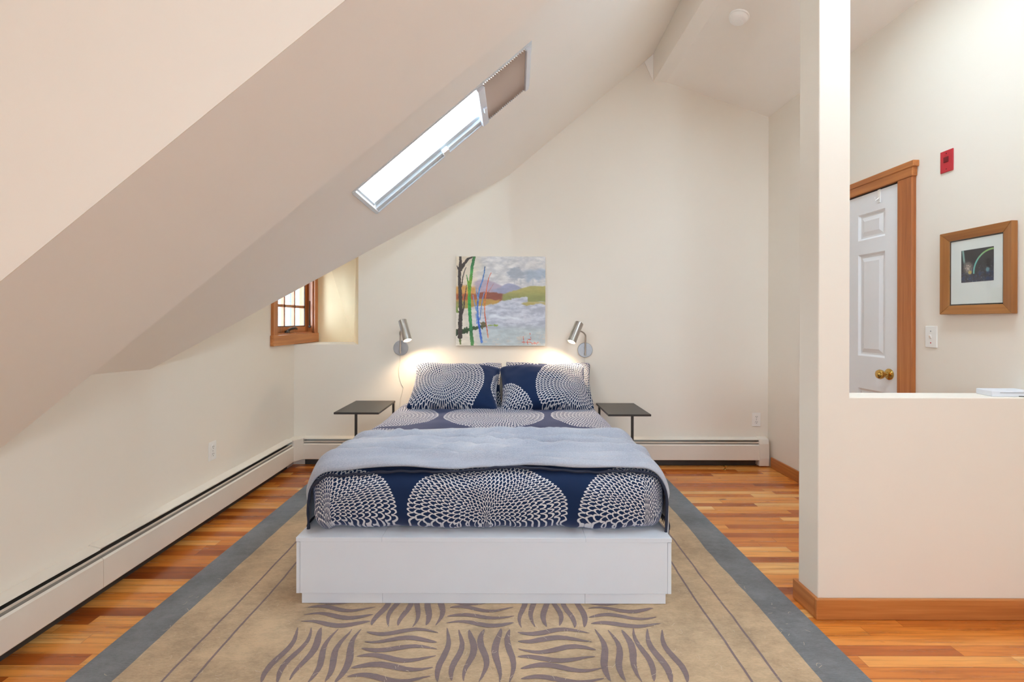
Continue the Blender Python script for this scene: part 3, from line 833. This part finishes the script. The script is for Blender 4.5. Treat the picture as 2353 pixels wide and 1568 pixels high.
# ------------------------------------------------------------------ baseboard heaters
def heater(name, run, label, segs):
    """run(u, d, z) -> point; u along the wall, d off the wall"""
    u0, u1 = segs[0][0], segs[-1][1]
    root = thing(name, run((u0 + u1) / 2, 0, 0), label, 'heater')
    def sw(mb, prof, ua, ub):
        mb.prism([run(ua, d_, z_) for d_, z_ in prof], Vector(run(ub, 0, 0)) - Vector(run(ua, 0, 0)))
    g = MB(); sw(g, [(0, .0005), (.004, .0005), (.004, .022), (.006, .06), (.050, .06), (.046, .20), (0, .20)], u0, u1); g.build('element_and_shade_strip', HDARK, root)  # the low strip at the wall paints the shade under the panel
    for k, (ua, ub) in enumerate(segs):
        lift = .004 if k == 1 else 0
        g = MB(); sw(g, [(0, .241 + lift), (.004, .246 + lift), (.052, .234 + lift), (.054, .229 + lift), (.050, .229 + lift), (.048, .231 + lift)], ua, ub)
        g.build('top_cover', HEAT, root)
        g = MB(); sw(g, [(.060, .060), (.064, .060), (.067, .064), (.067, .186), (.058, .193), (.055, .191), (.063, .184), (.063, .064)], ua + .001, ub - .001)
        g.build('front_panel', HEAT, root)
        g = MB(); sw(g, [(.050, .196), (.055, .205), (.057, .213), (.054, .214), (.051, .206), (.047, .198)], ua, ub); g.build('damper', HEAT, root)
        g = MB(); sw(g, [(.046, .186), (.052, .186), (.055, .203), (.050, .203)], ua, ub); g.build('damper_channel', HGREY, root)
    return root
hl_ = heater('baseboard_heater', lambda u, d_, z_: Vector((XL + d_, u, z_)), 'long white baseboard heater along the left wall under the slope', [(-1.5, 2.10), (2.10, 3.99)])
hb_ = heater('baseboard_heater', lambda u, d_, z_: Vector((u, YB - d_, z_)), 'white baseboard heater along the back wall behind the bed', [(-1.735, 2.15)])
def cpoly(z):
    return [(XL, 3.975, z), (XL + .07, 3.975, z), (-1.724, YB - .07, z), (-1.724, YB, z), (XL, YB, z)]
g = MB(); g.prism(cpoly(.062), (0, 0, .178)); g.build('corner_cover', HEAT, hl_, bevel=.003)
g = MB(); g.prism([(2.142, YB, .012), (2.142, YB - .066, .012), (2.142, YB - .072, .08), (2.142, YB - .070, .2), (2.142, YB - .058, .238), (2.142, YB - .01, .25), (2.142, YB, .25)], (.083, 0, 0))
g.build('end_cap', HEAT, hb_, bevel=.003)

bd = thing('brass_doorstop', (1.825, 4.0, 0), 'tiny brass stop on the floorboards before the back heater', 'door stop')
g = MB(); g.lathe((1.825, 4.0, 0), (0, 0, 1), [(0, .011), (.004, .01), (.008, .004), (.026, .004)], 14); g.build('stem', BRASS, bd, smooth=True)
g = MB(); g.tube([(1.818, 4.0, .03), (1.85, 4.0, .024)], [.006, .004], 10); g.build('lever', BRASS, bd, smooth=True)

# ------------------------------------------------------------------ rug
RX0, RX1, RY0, RY1, RZ = -1.495, 1.25, 0.08, 3.745, 0.012
RUGB = rug_mat('rug_beige_wool', (188, 162, 130), .24)
RUGG = rug_mat('rug_grey_border', (114, 116, 119), .26)
RUGP = rug_mat('rug_purple_strokes', (128, 110, 109), .12)
LINT = simple('pale_lint', (206, 190, 168), .9)
g = MB(); g.cur = 1
g.box(RX0, RX1, RY0, RY1, 0.0005, RZ - .001)
def strip(pts, w, z, mi):
    """flat ribbon following pts, w a function of 0..1"""
    g.cur = mi; vs = []; n = len(pts)
    for i, p in enumerate(pts):
        a = pts[max(0, i-1)]; b_ = pts[min(n-1, i+1)]
        tx, ty = b_[0] - a[0], b_[1] - a[1]; L = math.hypot(tx, ty) or 1
        ww = w(i / (n - 1)) / 2
        jj = .0014 * noise.noise(Vector((p[0] * 90, p[1] * 90, 2)))
        vs += [(p[0] - ty / L * (ww + jj), p[1] + tx / L * (ww + jj), z), (p[0] + ty / L * (ww - jj), p[1] - tx / L * (ww - jj), z)]
    g.add(vs, [(2*i, 2*i+1, 2*i+3, 2*i+2) for i in range(n - 1)])
# beige field with a slightly uneven edge
def wob(v, s): return .010 * noise.noise(Vector((v * 2.2, s, 0))) + .004 * noise.noise(Vector((v * 11, s, 3)))
bw = .158
per = []
N_ = 90
g.cur = 0
for i in range(N_ + 1):
    y_ = RY0 + bw + (RY1 - RY0 - 2 * bw) * i / N_
    per.append((RX0 + bw + wob(y_, 1.0), y_, RX1 - bw - .012 + wob(y_, 7.0)))
vs = []
for (xa, y_, xb) in per: vs += [(xa, y_, RZ), (xb, y_, RZ)]
g.add(vs, [(2*i, 2*i+1, 2*i+3, 2*i+2) for i in range(N_)])
# pile edge bands
for lx in (-1.164, -1.063, .836, .936):
    pts = [(lx + wob(y_, lx * 5) * .7, y_) for y_ in [RY0 + .3 + (RY1 - RY0 - .6) * i / 80 for i in range(81)]]
    strip(pts, lambda k: .009, RZ + .0006, 2)
cw_ = .296; x00 = -.85
def cell(cx0, cy0, vert, seed):
    rr = random.Random(seed)
    for k in range(6):
        o_ = (k + .5) / 6 * cw_ + rr.uniform(-.004, .004)
        ph = rr.uniform(-.5, .5) + (0 if k % 2 else .6); am_ = rr.uniform(.010, .016) * (1 if (seed + k // 3) % 2 else -1)
        l0 = rr.uniform(.0, .014); l1 = cw_ - rr.uniform(.0, .014)
        pts = []
        for i in range(25):
            q_ = l0 + (l1 - l0) * i / 24
            off = o_ + am_ * math.sin(2 * math.pi * 1.05 * i / 24 + ph)
            pts.append((cx0 + off, cy0 + q_) if vert else (cx0 + q_, cy0 + off))
        wid = rr.uniform(.019, .025); fl = rr.random() < .5
        strip(pts, lambda s_, wid=wid, fl=fl: .003 + wid * math.sin(math.pi * min(1, max(0, (s_ if fl else 1 - s_)) ** .75)) ** .8, RZ + .0012, 2)
rows_y = [1.615 - cw_ * 4, 1.615 - cw_ * 3, 1.615 - cw_ * 2, 1.615 - cw_, 1.615, 1.615 + cw_, 1.615 + 2 * cw_, 1.615 + 3 * cw_]
for j, ry_ in enumerate(rows_y):
    for i in range(5):
        cell(x00 + i * cw_ + .004, ry_, (i + j) % 2 == 0, j * 7 + i)
# shed lint
rr = random.Random(3)
for k in range(420):
    x_ = rr.uniform(-1.4, 1.2); y_ = rr.uniform(1.55, 2.3); an = rr.uniform(0, 6.28); L = rr.uniform(.010, .026); cv_ = rr.uniform(-1.6, 1.6)
    pts = [(x_, y_)]
    for i in range(4):
        an += cv_ / 4; pts.append((pts[-1][0] + L / 4 * math.cos(an), pts[-1][1] + L / 4 * math.sin(an)))
    strip(pts, lambda s_: .0012, RZ + .0016, 3)
rug = g.build('area_rug', [RUGB, RUGG, RUGP, LINT], fix=False)
tag(rug, 'large beige wool rug with grey border and purple wavy strokes under the bed', 'rug')

# ------------------------------------------------------------------ bed frame
BX0, BX1, BY0, BY1, BZ = -.910, .715, 2.068, 4.045, .300
bed = thing('bed_frame', ((BX0 + BX1) / 2, 3.05, RZ), 'low white platform bed frame with flat end panel standing on the rug', 'bed frame')
sx = [BX0, BX0 + .372, BX1 - .372, BX1]
for i in range(3):
    g = MB(); g.box(sx[i] + .0004, sx[i+1] - .0004, BY0, BY1, BZ - .018, BZ); g.build('top_panel', WHITE, bed, bevel=.0012)
g = MB(); g.box(BX0 + .018, BX1 - .018, BY0 + .002, BY0 + .02, .058, BZ - .0185); g.build('end_panel', WHITE, bed, bevel=.0012)
for s in (0, 1):
    x0 = BX0 if s == 0 else BX1 - .016
    for k in range(3):
        ya = BY0 + .004 + (BY1 - BY0 - .008) * k / 3; yb = BY0 + .004 + (BY1 - BY0 - .008) * (k + 1) / 3
        g = MB(); g.box(x0, x0 + .016, ya + .001, yb - .001, .056, BZ - .022); g.build('drawer_front', WHITE, bed, bevel=.0012)
g = MB(); g.box(BX0 + .02, BX1 - .02, BY0 + .03, BY1 - .002, .06, BZ - .02); g.build('carcass', WHITE, bed)
px_ = [BX0 + .024, BX0 + .374, BX1 - .374, BX1 - .024]
for i in range(3):
    g = MB(); g.box(px_[i] + .0006, px_[i+1] - .0006, BY0 + .006, BY0 + .03, RZ + .002, .0595); g.build('plinth', WHITE, bed)
g = MB(); g.box(BX0 + .03, BX1 - .03, BY0 + .032, BY1 - .03, RZ + .002, .0595); g.build('plinth_core', WHITE, bed)

# ------------------------------------------------------------------ duvet: rounded, soft sided body
DXC, DHW = -.083, .815
DY0_, DY1_, DZ0, DZ1, DR = 2.098, 4.035, BZ + .002, .572, .125
def duvet_mesh():
    g = MB(); g.uv = []
    nx, ny, nz = 92, 104, 20
    def shape(p):
        # p on the unit box surface -> rounded box
        x = DXC + (p[0] * 2 - 1) * DHW; y = DY0_ + (DY1_ - DY0_) * p[1]; z = DZ0 + (DZ1 - DZ0) * p[2]
        c = Vector((min(max(x, DXC - DHW + DR), DXC + DHW - DR), min(max(y, DY0_ + DR), DY1_ - DR), min(max(z, DZ0 + DR * .9), DZ1 - DR)))
        d = Vector((x, y, z)) - c
        if d.length > 1e-9:
            # keep box proportions then round
            n_ = d.normalized()
        else: n_ = Vector((0, 0, 1))
        q_ = c + n_ * DR if d.length > 1e-9 else Vector((x, y, z))
        u = q_.x; v = q_.y
        down = DZ1 - q_.z
        wx, wy = abs(n_.x), max(0, -n_.y)
        tot = wx + wy + 1e-6
        arc = down + .35 * DR * min(1, down / DR)
        if down > 1e-4:
            u += math.copysign(arc * (wx / tot), q_.x - DXC) if wx > .02 else 0
            v -= arc * (wy / tot)
        # softness
        side = min(1, down / .1)
        P_ = Vector((u * 2.2, v * 2.2, 0))
        disp = .012 * noise.noise(P_) + .006 * noise.noise(P_ * 2.7 + Vector((4, 1, 0)))
        disp += side * (.010 * noise.noise(Vector((u * 7.0, v * 2.4, 5))) + .006 * noise.noise(Vector((u * 15, v * 7, 9))))
        if side > .5:   # folds near the front corners
            ex = abs(q_.x - DXC) / DHW
            if n_.y < -.2: disp += .018 * sstep(.72, 1.0, ex) * math.sin(18 * (q_.z + .9 * ex)) * .6
        q_ = q_ + n_ * disp
        if q_.z < DZ0: q_.z = DZ0
        return q_, (u, v)
    idx = {}
    def vert(i, j, k):
        key = (i, j, k)
        if key not in idx:
            q_, uv = shape((i / nx, j / ny, k / nz))
            idx[key] = len(g.v); g.v.append(tuple(q_)); g.uv.append(uv)
        return idx[key]
    def face(*ks):
        g.f.append([vert(*k) for k in ks]); g.mi.append(0)
    for i in range(nx):
        for j in range(ny):
            face((i, j, nz), (i+1, j, nz), (i+1, j+1, nz), (i, j+1, nz)); face((i, j, 0), (i, j+1, 0), (i+1, j+1, 0), (i+1, j, 0))
    for i in range(nx):
        for k in range(nz):
            face((i, 0, k), (i+1, 0, k), (i+1, 0, k+1), (i, 0, k+1)); face((i, ny, k), (i, ny, k+1), (i+1, ny, k+1), (i+1, ny, k))
    for j in range(ny):
        for k in range(nz):
            face((0, j, k), (0, j, k+1), (0, j+1, k+1), (0, j+1, k)); face((nx, j, k), (nx, j+1, k), (nx, j+1, k+1), (nx, j, k+1))
    return g
COTTON = print_mat('navy_loop_print', .745, .115, .5)
dv = duvet_mesh().build('duvet', COTTON, smooth='all')
tag(dv, 'navy duvet printed with big rounds of white loops covering the bed', 'duvet')

# ------------------------------------------------------------------ throw blanket
def throw_mat():
    m = bpy.data.materials.new('grey_blue_wool'); t = NT(m); co = t.coord()
    f1 = t.noise(t.scale(co, (160, 500, 160)), 1.0, 3.0, .7); f2 = t.noise(co, 3.0, 2.0)
    f = t.math('ADD', t.math('MULTIPLY', f1, .6), t.math('MULTIPLY', f2, .4))
    c = t.ramp(f, [(.34, lin((146, 152, 168))), (.66, lin((190, 191, 199)))])
    t.bsdf(c, .92, 0.0, t.bump(f1, .4, .002), .15, .3); return m
THROW = throw_mat()
NAVYB = simple('dark_navy_fringe', (40, 44, 62), .9)
def section(y):
    dy = max(0, DY0_ + DR - y); rc = math.sqrt(max(1e-5, DR * DR - dy * dy)); return rc
def over(a, y, lift):
    """point over the duvet: a = arc from the centre line"""
    rc = section(y) + lift
    flat = DHW - DR; s = 1 if a >= 0 else -1; aa = abs(a)
    top = DZ1 - DR + rc
    if aa < flat: return Vector((DXC + s * aa, y, top)), Vector((0, 0, 1))
    q_ = (aa - flat) / rc
    if q_ < math.pi / 2: return Vector((DXC + s * (flat + rc * math.sin(q_)), y, DZ1 - DR + rc * math.cos(q_))), Vector((s * math.sin(q_), 0, math.cos(q_)))
    dn = aa - flat - rc * math.pi / 2
    return Vector((DXC + s * (flat + rc + .006 * math.sin(y * 25)), y, DZ1 - DR - dn)), Vector((s, 0, 0))
TW = 1.045
def front_edge(a): return 2.150 + .012 * math.sin(a * 4 + 1) + .006 * math.sin(a * 11) - .03 * sstep(.55, 1.0, abs(a)) * 0 
def back_edge(a): return 2.80 - .04 * a + .012 * math.sin(a * 3.2 + .6)
def throw_mesh(lift, rng=None):
    g = MB(); na_, nb_ = 150, 60
    for j in range(nb_ + 1):
        for i in range(na_ + 1):
            a = -TW + 2 * TW * i / na_
            y = front_edge(a) + (back_edge(a) - front_edge(a)) * j / nb_
            def ridge(x_, y_, z_): return (1 - abs(noise.noise(Vector((x_, y_, z_))))) ** 3
            sk = .25 * math.sin(a * 2.1 + .5)
            wr = .014 * noise.noise(Vector((a * 1.5 + 3, y * 7, 1.7)))
            wr += .050 * (ridge(a * .9 + 2, (y + sk * .35) * 7.5, 4.0) - .55) + .022 * (ridge(a * 1.6, (y - sk * .5) * 16, 8.0) - .55)
            side = sstep(.72, .86, abs(a))
            p, n_ = over(a, y, lift + .024 - .014 * side)
            ee = min(j, nb_ - j) / nb_
            p += n_ * (wr * min(1, .3 + ee * 6) * (1 - .75 * side))
            g.v.append(tuple(p))
    for j in range(nb_):
        for i in range(na_):
            q_ = j * (na_ + 1) + i; g.f.append([q_, q_ + 1, q_ + na_ + 2, q_ + na_ + 1]); g.mi.append(0)
    return g
th = throw_mesh(.006).build('throw_blanket', THROW, smooth='all', fix=False)
so = th.modifiers.new('thick', 'SOLIDIFY'); so.thickness = .007; so.offset = 0
tag(th, 'grey blue wool throw with dark edge laid across the foot of the bed', 'blanket')
g = MB(); pts = []
for i in range(121):
    a = -TW + 2 * TW * i / 120; y = front_edge(a) - .002 + .002 * math.sin(a * 60)
    p, n_ = over(a, y, .010); p += n_ * (.006 + .010 * max(0, noise.noise(Vector((a * 6, 0, 3))))); pts.append(p)
g.tube(pts, [.0065 + .0025 * noise.noise(Vector((i * .35, 0, 0))) for i in range(121)], 8)
g.build('dark_edging', NAVYB, th, smooth=True)
g = MB(); rr = random.Random(5)
for s in (-1, 1):
    for k in range(150):
        y = 2.175 + (2.88 - 2.175) * (k + .5) / 150 + rr.uniform(-.002, .002)
        p, n_ = over(s * TW, y, .02); q_ = p + Vector((s * rr.uniform(-.004, .008), rr.uniform(-.008, .008), -rr.uniform(.035, .06)))
        g.tube([p + Vector((0, 0, .006)), (p + q_) / 2 + Vector((s * .003, 0, 0)), q_], [.0022, .002, .001], 5)
tag(g.build('fringe', NAVYB, th, smooth=True), 'dark navy fringe', kind='stuff')

# ------------------------------------------------------------------ pillows
def pillow(name, cx, w, h, thick, y0, z0, ang, yaw, roll, mat, label, uo, seed, urot=0):
    g = MB(); g.uv = []; N1, N2 = 44, 34; cu_, su_ = math.cos(R(urot)), math.sin(R(urot))
    rows = {}
    def pt(i, j, s):
        u = -1 + 2 * i / N1; v = -1 + 2 * j / N2
        # corners stick out, edges pull in
        ex = u * (1 - .085 * (1 - v * v) * abs(u) ** 3 - .05 * abs(u * v) ** 8)
        ey = v * (1 - .11 * (1 - u * u) * abs(v) ** 3 - .06 * abs(u * v) ** 8) + .045 * noise.noise(Vector((u * 1.8 + seed * 3, .3, 2))) * sstep(.3, 1, v)
        pr = max(0, 1 - abs(u) ** 3.2) ** .55 * max(0, 1 - abs(v) ** 3.0) ** .55
        nz_ = .12 * noise.noise(Vector((u * 1.6 + seed, v * 1.6, s))) + .05 * noise.noise(Vector((u * 4 + seed, v * 4, s + 2)))
        edge = max(abs(u), abs(v))
        zz = s * (thick / 2 * pr * (1 + nz_) + .003) + .012 * noise.noise(Vector((u * 3 + seed, v * 3, 7))) * sstep(.6, 1, edge)
        return Vector((ex * w / 2, ey * h / 2, zz)), ((ex * w / 2 - uo[0]) * cu_ + (ey * h / 2 - uo[1]) * su_, -(ex * w / 2 - uo[0]) * su_ + (ey * h / 2 - uo[1]) * cu_)
    ids = {}
    for s in (1, -1):
        for j in range(N2 + 1):
            for i in range(N1 + 1):
                p, uv = pt(i, j, s); ids[(i, j, s)] = len(g.v); g.v.append(tuple(p)); g.uv.append(uv)
    for j in range(N2):
        for i in range(N1):
            g.f.append([ids[(i, j, 1)], ids[(i+1, j, 1)], ids[(i+1, j+1, 1)], ids[(i, j+1, 1)]]); g.mi.append(0)
            g.f.append([ids[(i, j, -1)], ids[(i, j+1, -1)], ids[(i+1, j+1, -1)], ids[(i+1, j, -1)]]); g.mi.append(0)
    ring = [(i, 0) for i in range(N1)] + [(N1, j) for j in range(N2)] + [(i, N2) for i in range(N1, 0, -1)] + [(0, j) for j in range(N2, 0, -1)]
    for k in range(len(ring)):
        a, b_ = ring[k], ring[(k+1) % len(ring)]
        g.f.append([ids[(a[0], a[1], 1)], ids[(a[0], a[1], -1)], ids[(b_[0], b_[1], -1)], ids[(b_[0], b_[1], 1)]]); g.mi.append(0)
    o = g.build(name, mat, smooth='all', fix=False)
    M_ = Matrix.Rotation(R(yaw), 4, 'Z') @ Matrix.Rotation(R(ang), 4, 'X') @ Matrix.Rotation(R(roll), 4, 'Z')
    o.matrix_world = Matrix.Translation((cx, y0, z0)) @ M_
    tag(o, label, 'pillow', 'bed pillows in loop print covers')
    return o
PRINT2 = print_mat('navy_loop_print_pillow', .69, 0, 0, .315, 15)
pillow('pillow', -.405, .71, .47, .23, 3.765, .712, 42, 2, -4, PRINT2, 'front left pillow almost filled by one white loop round', (-.085, .0), 1.0)
pillow('pillow', .292, .71, .47, .23, 3.765, .712, 42, -2, 3, PRINT2, 'front right pillow with navy between two white loop rounds', (.245, -.07), 4.0, 19)
pillow('pillow', -.38, .70, .45, .07, 3.955, .706, 54, 0, 1, PRINT2, 'back left pillow peeking out behind the front left pillow', (.31, .30), 7.0)
pillow('pillow', .345, .74, .45, .07, 3.955, .712, 54, 0, -1, PRINT2, 'back right pillow showing past the edge of the front right pillow', (.30, .12), 9.0)

# ------------------------------------------------------------------ C-shaped side tables
def side_table(x0, x1, y0, y1, z, polex, backx, label):
    root = thing('side_table', ((x0 + x1) / 2, (y0 + y1) / 2, 0), label, 'side table', 'black side tables beside the bed')
    g = MB(); g.box(x0, x1, y0, y1, z - .015, z); g.build('table_top', BLACK, root, bevel=.003)
    h = .008
    g = MB(); g.box(polex - h, polex + h, y0 + .012, y0 + .028, .0265, z - .015); g.build('leg', BLACK, root)
    g = MB(); g.box(backx - h, backx + h, y1 - .024, y1 - .008, .0265, z - .015); g.build('leg', BLACK, root)
    g = MB()
    for yy in (y0 + .012, y1 - .024): g.box(min(polex, backx) - h, max(polex, backx) + h, yy, yy + .016, .0145, .0265)
    g.box(backx - h, backx + h, y0 + .012, y1 - .008, .0145, .0265); g.build('base', BLACK, root)
    return root
side_table(-1.254, -.927, 3.465, 3.98, .573, -1.097, -.939, 'black metal side table left of the bed, under the corner window')
side_table(.728, 1.036, 3.43, 3.905, .571, .905, .752, 'black metal side table right of the bed')

# ------------------------------------------------------------------ wall reading lamps
def sconce(dx, dz, mid, axis, cordpts, label):
    root = thing('wall_lamp', (dx, YB, dz), label, 'wall lamp', 'steel reading lamps above the bed')
    mid = Vector(mid); ax_ = Vector(axis).normalized(); L = .185; rad = .036
    g = MB(); g.lathe((dx, YB, dz), (0, -1, 0), [(0, .064), (.010, .064), (.013, .061)], 40); g.build('wall_plate', ALU, root, smooth=True)
    g = MB(); yv = YB - .026
    tgt = mid - ax_ * .02
    side = 1 if mid.x > dx else -1
    pts = [Vector((dx, yv, dz - .047)), Vector((dx, yv, dz + .03)), Vector((dx, yv - .004, dz + .11))]
    for k in range(1, 8):
        q_ = k / 7; a = q_ * math.pi / 2
        e = tgt - Vector((dx, yv, dz + .11))
        pts.append(Vector((dx + e.x * (1 - math.cos(a)), yv - .004 + e.y * q_, dz + .11 + .05 * math.sin(a) + (e.z - .05) * q_)))
    g.tube(pts, .0065, 10); g.build('arm', STEEL, root, smooth=True)
    for zz in (dz + .02, dz - .033):
        g = MB(); g.box(dx - .010, dx + .010, yv, YB - .012, zz - .008, zz + .008); g.build('bracket', ALU, root, bevel=.002)
    g = MB(); top = mid - ax_ * (L / 2)
    g.lathe(top, ax_, [(.002, .002), (.0, .030), (.004, .0355), (L, .036), (L, .0335), (.01, .0335), (.008, .002)], 40, cap=False); sh = g.build('lamp_shade', STEEL, root, smooth=True)
    g = MB(); g.lathe(top + ax_ * (L - .022), ax_, [(-.05, .012), (-.03, .02), (0, .031), (.006, .029), (.009, .01)], 24); g.build('bulb', BULB, root, smooth=True)
    g = MB(); g.tube(cordpts, .0025, 6); g.build('cord', CORD, root, smooth=True)
    l = bpy.data.lights.new('reading_light', 'SPOT'); l.energy = LAMP_W; l.color = (1.0, .74, .47); l.spot_size = R(165); l.spot_blend = .55; l.shadow_soft_size = .025
    lo = bpy.data.objects.new('reading_light', l); COL.objects.link(lo)
    lo.location = mid + ax_ * (L / 2 + .004); lo.rotation_mode = 'QUATERNION'; lo.rotation_quaternion = ax_.to_track_quat('-Z', 'Y')
    attach(lo, root)
    return root
LAMP_W = 5.0
Yw = YB - .004
sconce(-.913, 1.003, at(930.5, 760, 3.985), (.056, -.06, -.169), [at(921, 812, Yw), at(920, 830, Yw), at(916.5, 850, Yw), at(918, 868, Yw), at(923, 884, Yw), at(927.5, 891, Yw), at(923.5, 905, Yw), at(920, 918, Yw), at(920, 935, Yw), at(921, 960, Yw)],
       'brushed steel wall lamp left of the painting, lit')
sconce(.672, .990, at(1322.5, 763.5, 3.985), (-.074, -.06, -.16), [at(1344, 818, Yw), at(1343, 835, Yw), at(1339, 850, Yw), at(1332, 862, Yw), at(1325, 872, Yw), at(1320, 890, Yw)],
       'brushed steel wall lamp right of the painting, lit')

EAVE = simple('added_eave_white', (214, 214, 212), .7)  # unseen eave, added to keep high sky out of the niche
g = MB(); g.box(XL - 1.0, XL - T, 2.9, 5.3, 1.92, 1.98); g.box(XL - 1.02, XL - 1.0, 2.9, 5.3, 1.84, 1.98)
tag(g.build('added_eave', EAVE), kind='structure')
# ------------------------------------------------------------------ outside the corner window: a neighbouring house
SID = simple('pale_grey_siding', (60, 64, 68), .7)
ROOFM = simple('grey_roof', (46, 52, 58), .8, vary=.1)
TRIMW = simple('white_outside_trim', (104, 108, 112), .6)
nh = thing('neighbor_house', (-6.5, 16, -3), 'pale grey house with white trim seen through the corner window', 'house')
hx = -4.6
GRD = simple('driveway_asphalt', (92, 94, 96), .9, vary=.1)
g = MB(); g.box(-12, XL - T - .3, -6, 22, -3.1, -3.0); tag(g.build('ground', GRD), kind='structure')
g = MB(); g.box(-9.0, hx, 1.6, 19.0, -3, 3.4)
for k in range(42): g.box(hx, hx + .012, 1.6, 19.0, -3 + k * .15, -3 + k * .15 + .015)
g.build('wall', SID, nh)
g = MB(); g.prism([(-9.3, 1.3, 3.4), (hx + .35, 1.3, 3.4), (-6.9, 1.3, 6.2)], (0, 18, 0)); g.build('roof', ROOFM, nh)
for (ya, yb) in ((7.6, 8.4), (10.2, 11.0), (13.2, 14.0)):
    g = MB(); g.box(hx, hx + .05, ya, yb, .4, 2.0); f_ = g.build('window', TRIMW, nh)
    g = MB(); g.box(hx + .05, hx + .055, ya + .1, yb - .1, .5, 1.15); g.box(hx + .05, hx + .055, ya + .1, yb - .1, 1.22, 1.9); g.build('pane', ROOFM, f_)
g = MB(); g.box(hx - .1, hx + .38, 1.4, 19.2, 3.3, 3.42); g.build('eave', TRIMW, nh)
# ------------------------------------------------------------------ light
W = bpy.data.worlds.new('overcast_sky'); S.world = W; W.use_nodes = True
bg = W.node_tree.nodes['Background']; bg.inputs[0].default_value = (.71, .87, 1.0, 1); bg.inputs[1].default_value = 9.0
def portal(name, loc, rot, sx_, sy_):
    l = bpy.data.lights.new(name, 'AREA'); l.shape = 'RECTANGLE'; l.size = sx_; l.size_y = sy_; l.energy = 1
    l.cycles.is_portal = True
    o = bpy.data.objects.new(name, l); COL.objects.link(o); o.location = loc; o.rotation_mode = 'QUATERNION'; o.rotation_quaternion = rot
    return o
def look(d): return Vector(d).to_track_quat('-Z', 'Y')
portal('window_portal', (XL - T - .02, (W3[0] + W3[1]) / 2, (W3[2] + W3[3]) / 2), look((1, 0, 0)), W3[1] - W3[0], W3[3] - W3[2])
portal('window_portal', ((W4[0] + W4[1]) / 2, YN - T - .02, (W4[2] + W4[3]) / 2), look((0, 1, 0)), W4[1] - W4[0], W4[3] - W4[2])
portal('window_portal', (XL - T - .02, (W1[0] + W1[1]) / 2, (W1[2] + W1[3]) / 2), look((1, 0, 0)), W1[1] - W1[0], W1[3] - W1[2])
portal('window_portal', ((SKR[0] + SKR[1]) / 2, (SKR[2] + SKR[3]) / 2, zr(1.63) + .13), look((-.336, 0, -1)), 1.65, 1.65)
mskz = Matrix((ax, ay, ax.cross(ay))).transposed()
if (mskz @ Vector((0, 0, -1))).dot(NB) < 0: mskz = Matrix((ax, -ay, ax.cross(-ay))).transposed()
portal('window_portal', onB((a0 + a1) / 2, (b0 + b1) / 2, .2), mskz.to_quaternion(), a1 - a0, b1 - b0)

# ------------------------------------------------------------------ camera and view
cam = bpy.data.cameras.new('camera'); co = bpy.data.objects.new('camera', cam); COL.objects.link(co)
co.location = (0, 0, EYE); co.rotation_euler = (R(90), R(-.15), 0)
cam.sensor_width = 36; cam.lens = 36 * F / 2353; cam.shift_x = (1176.5 - CX) / 2353; cam.shift_y = (CY - 784) / 2353
cam.clip_start = .02; cam.clip_end = 200
S.camera = co
S.cycles.use_denoising = True
S.cycles.max_bounces = 14; S.cycles.diffuse_bounces = 10; S.cycles.transparent_max_bounces = 12
S.cycles.sample_clamp_indirect = 8
S.view_settings.view_transform = 'Standard'; S.view_settings.look = 'None'
S.view_settings.gamma = 1; S.view_settings.exposure = 1.45; S.view_settings.use_curve_mapping = False
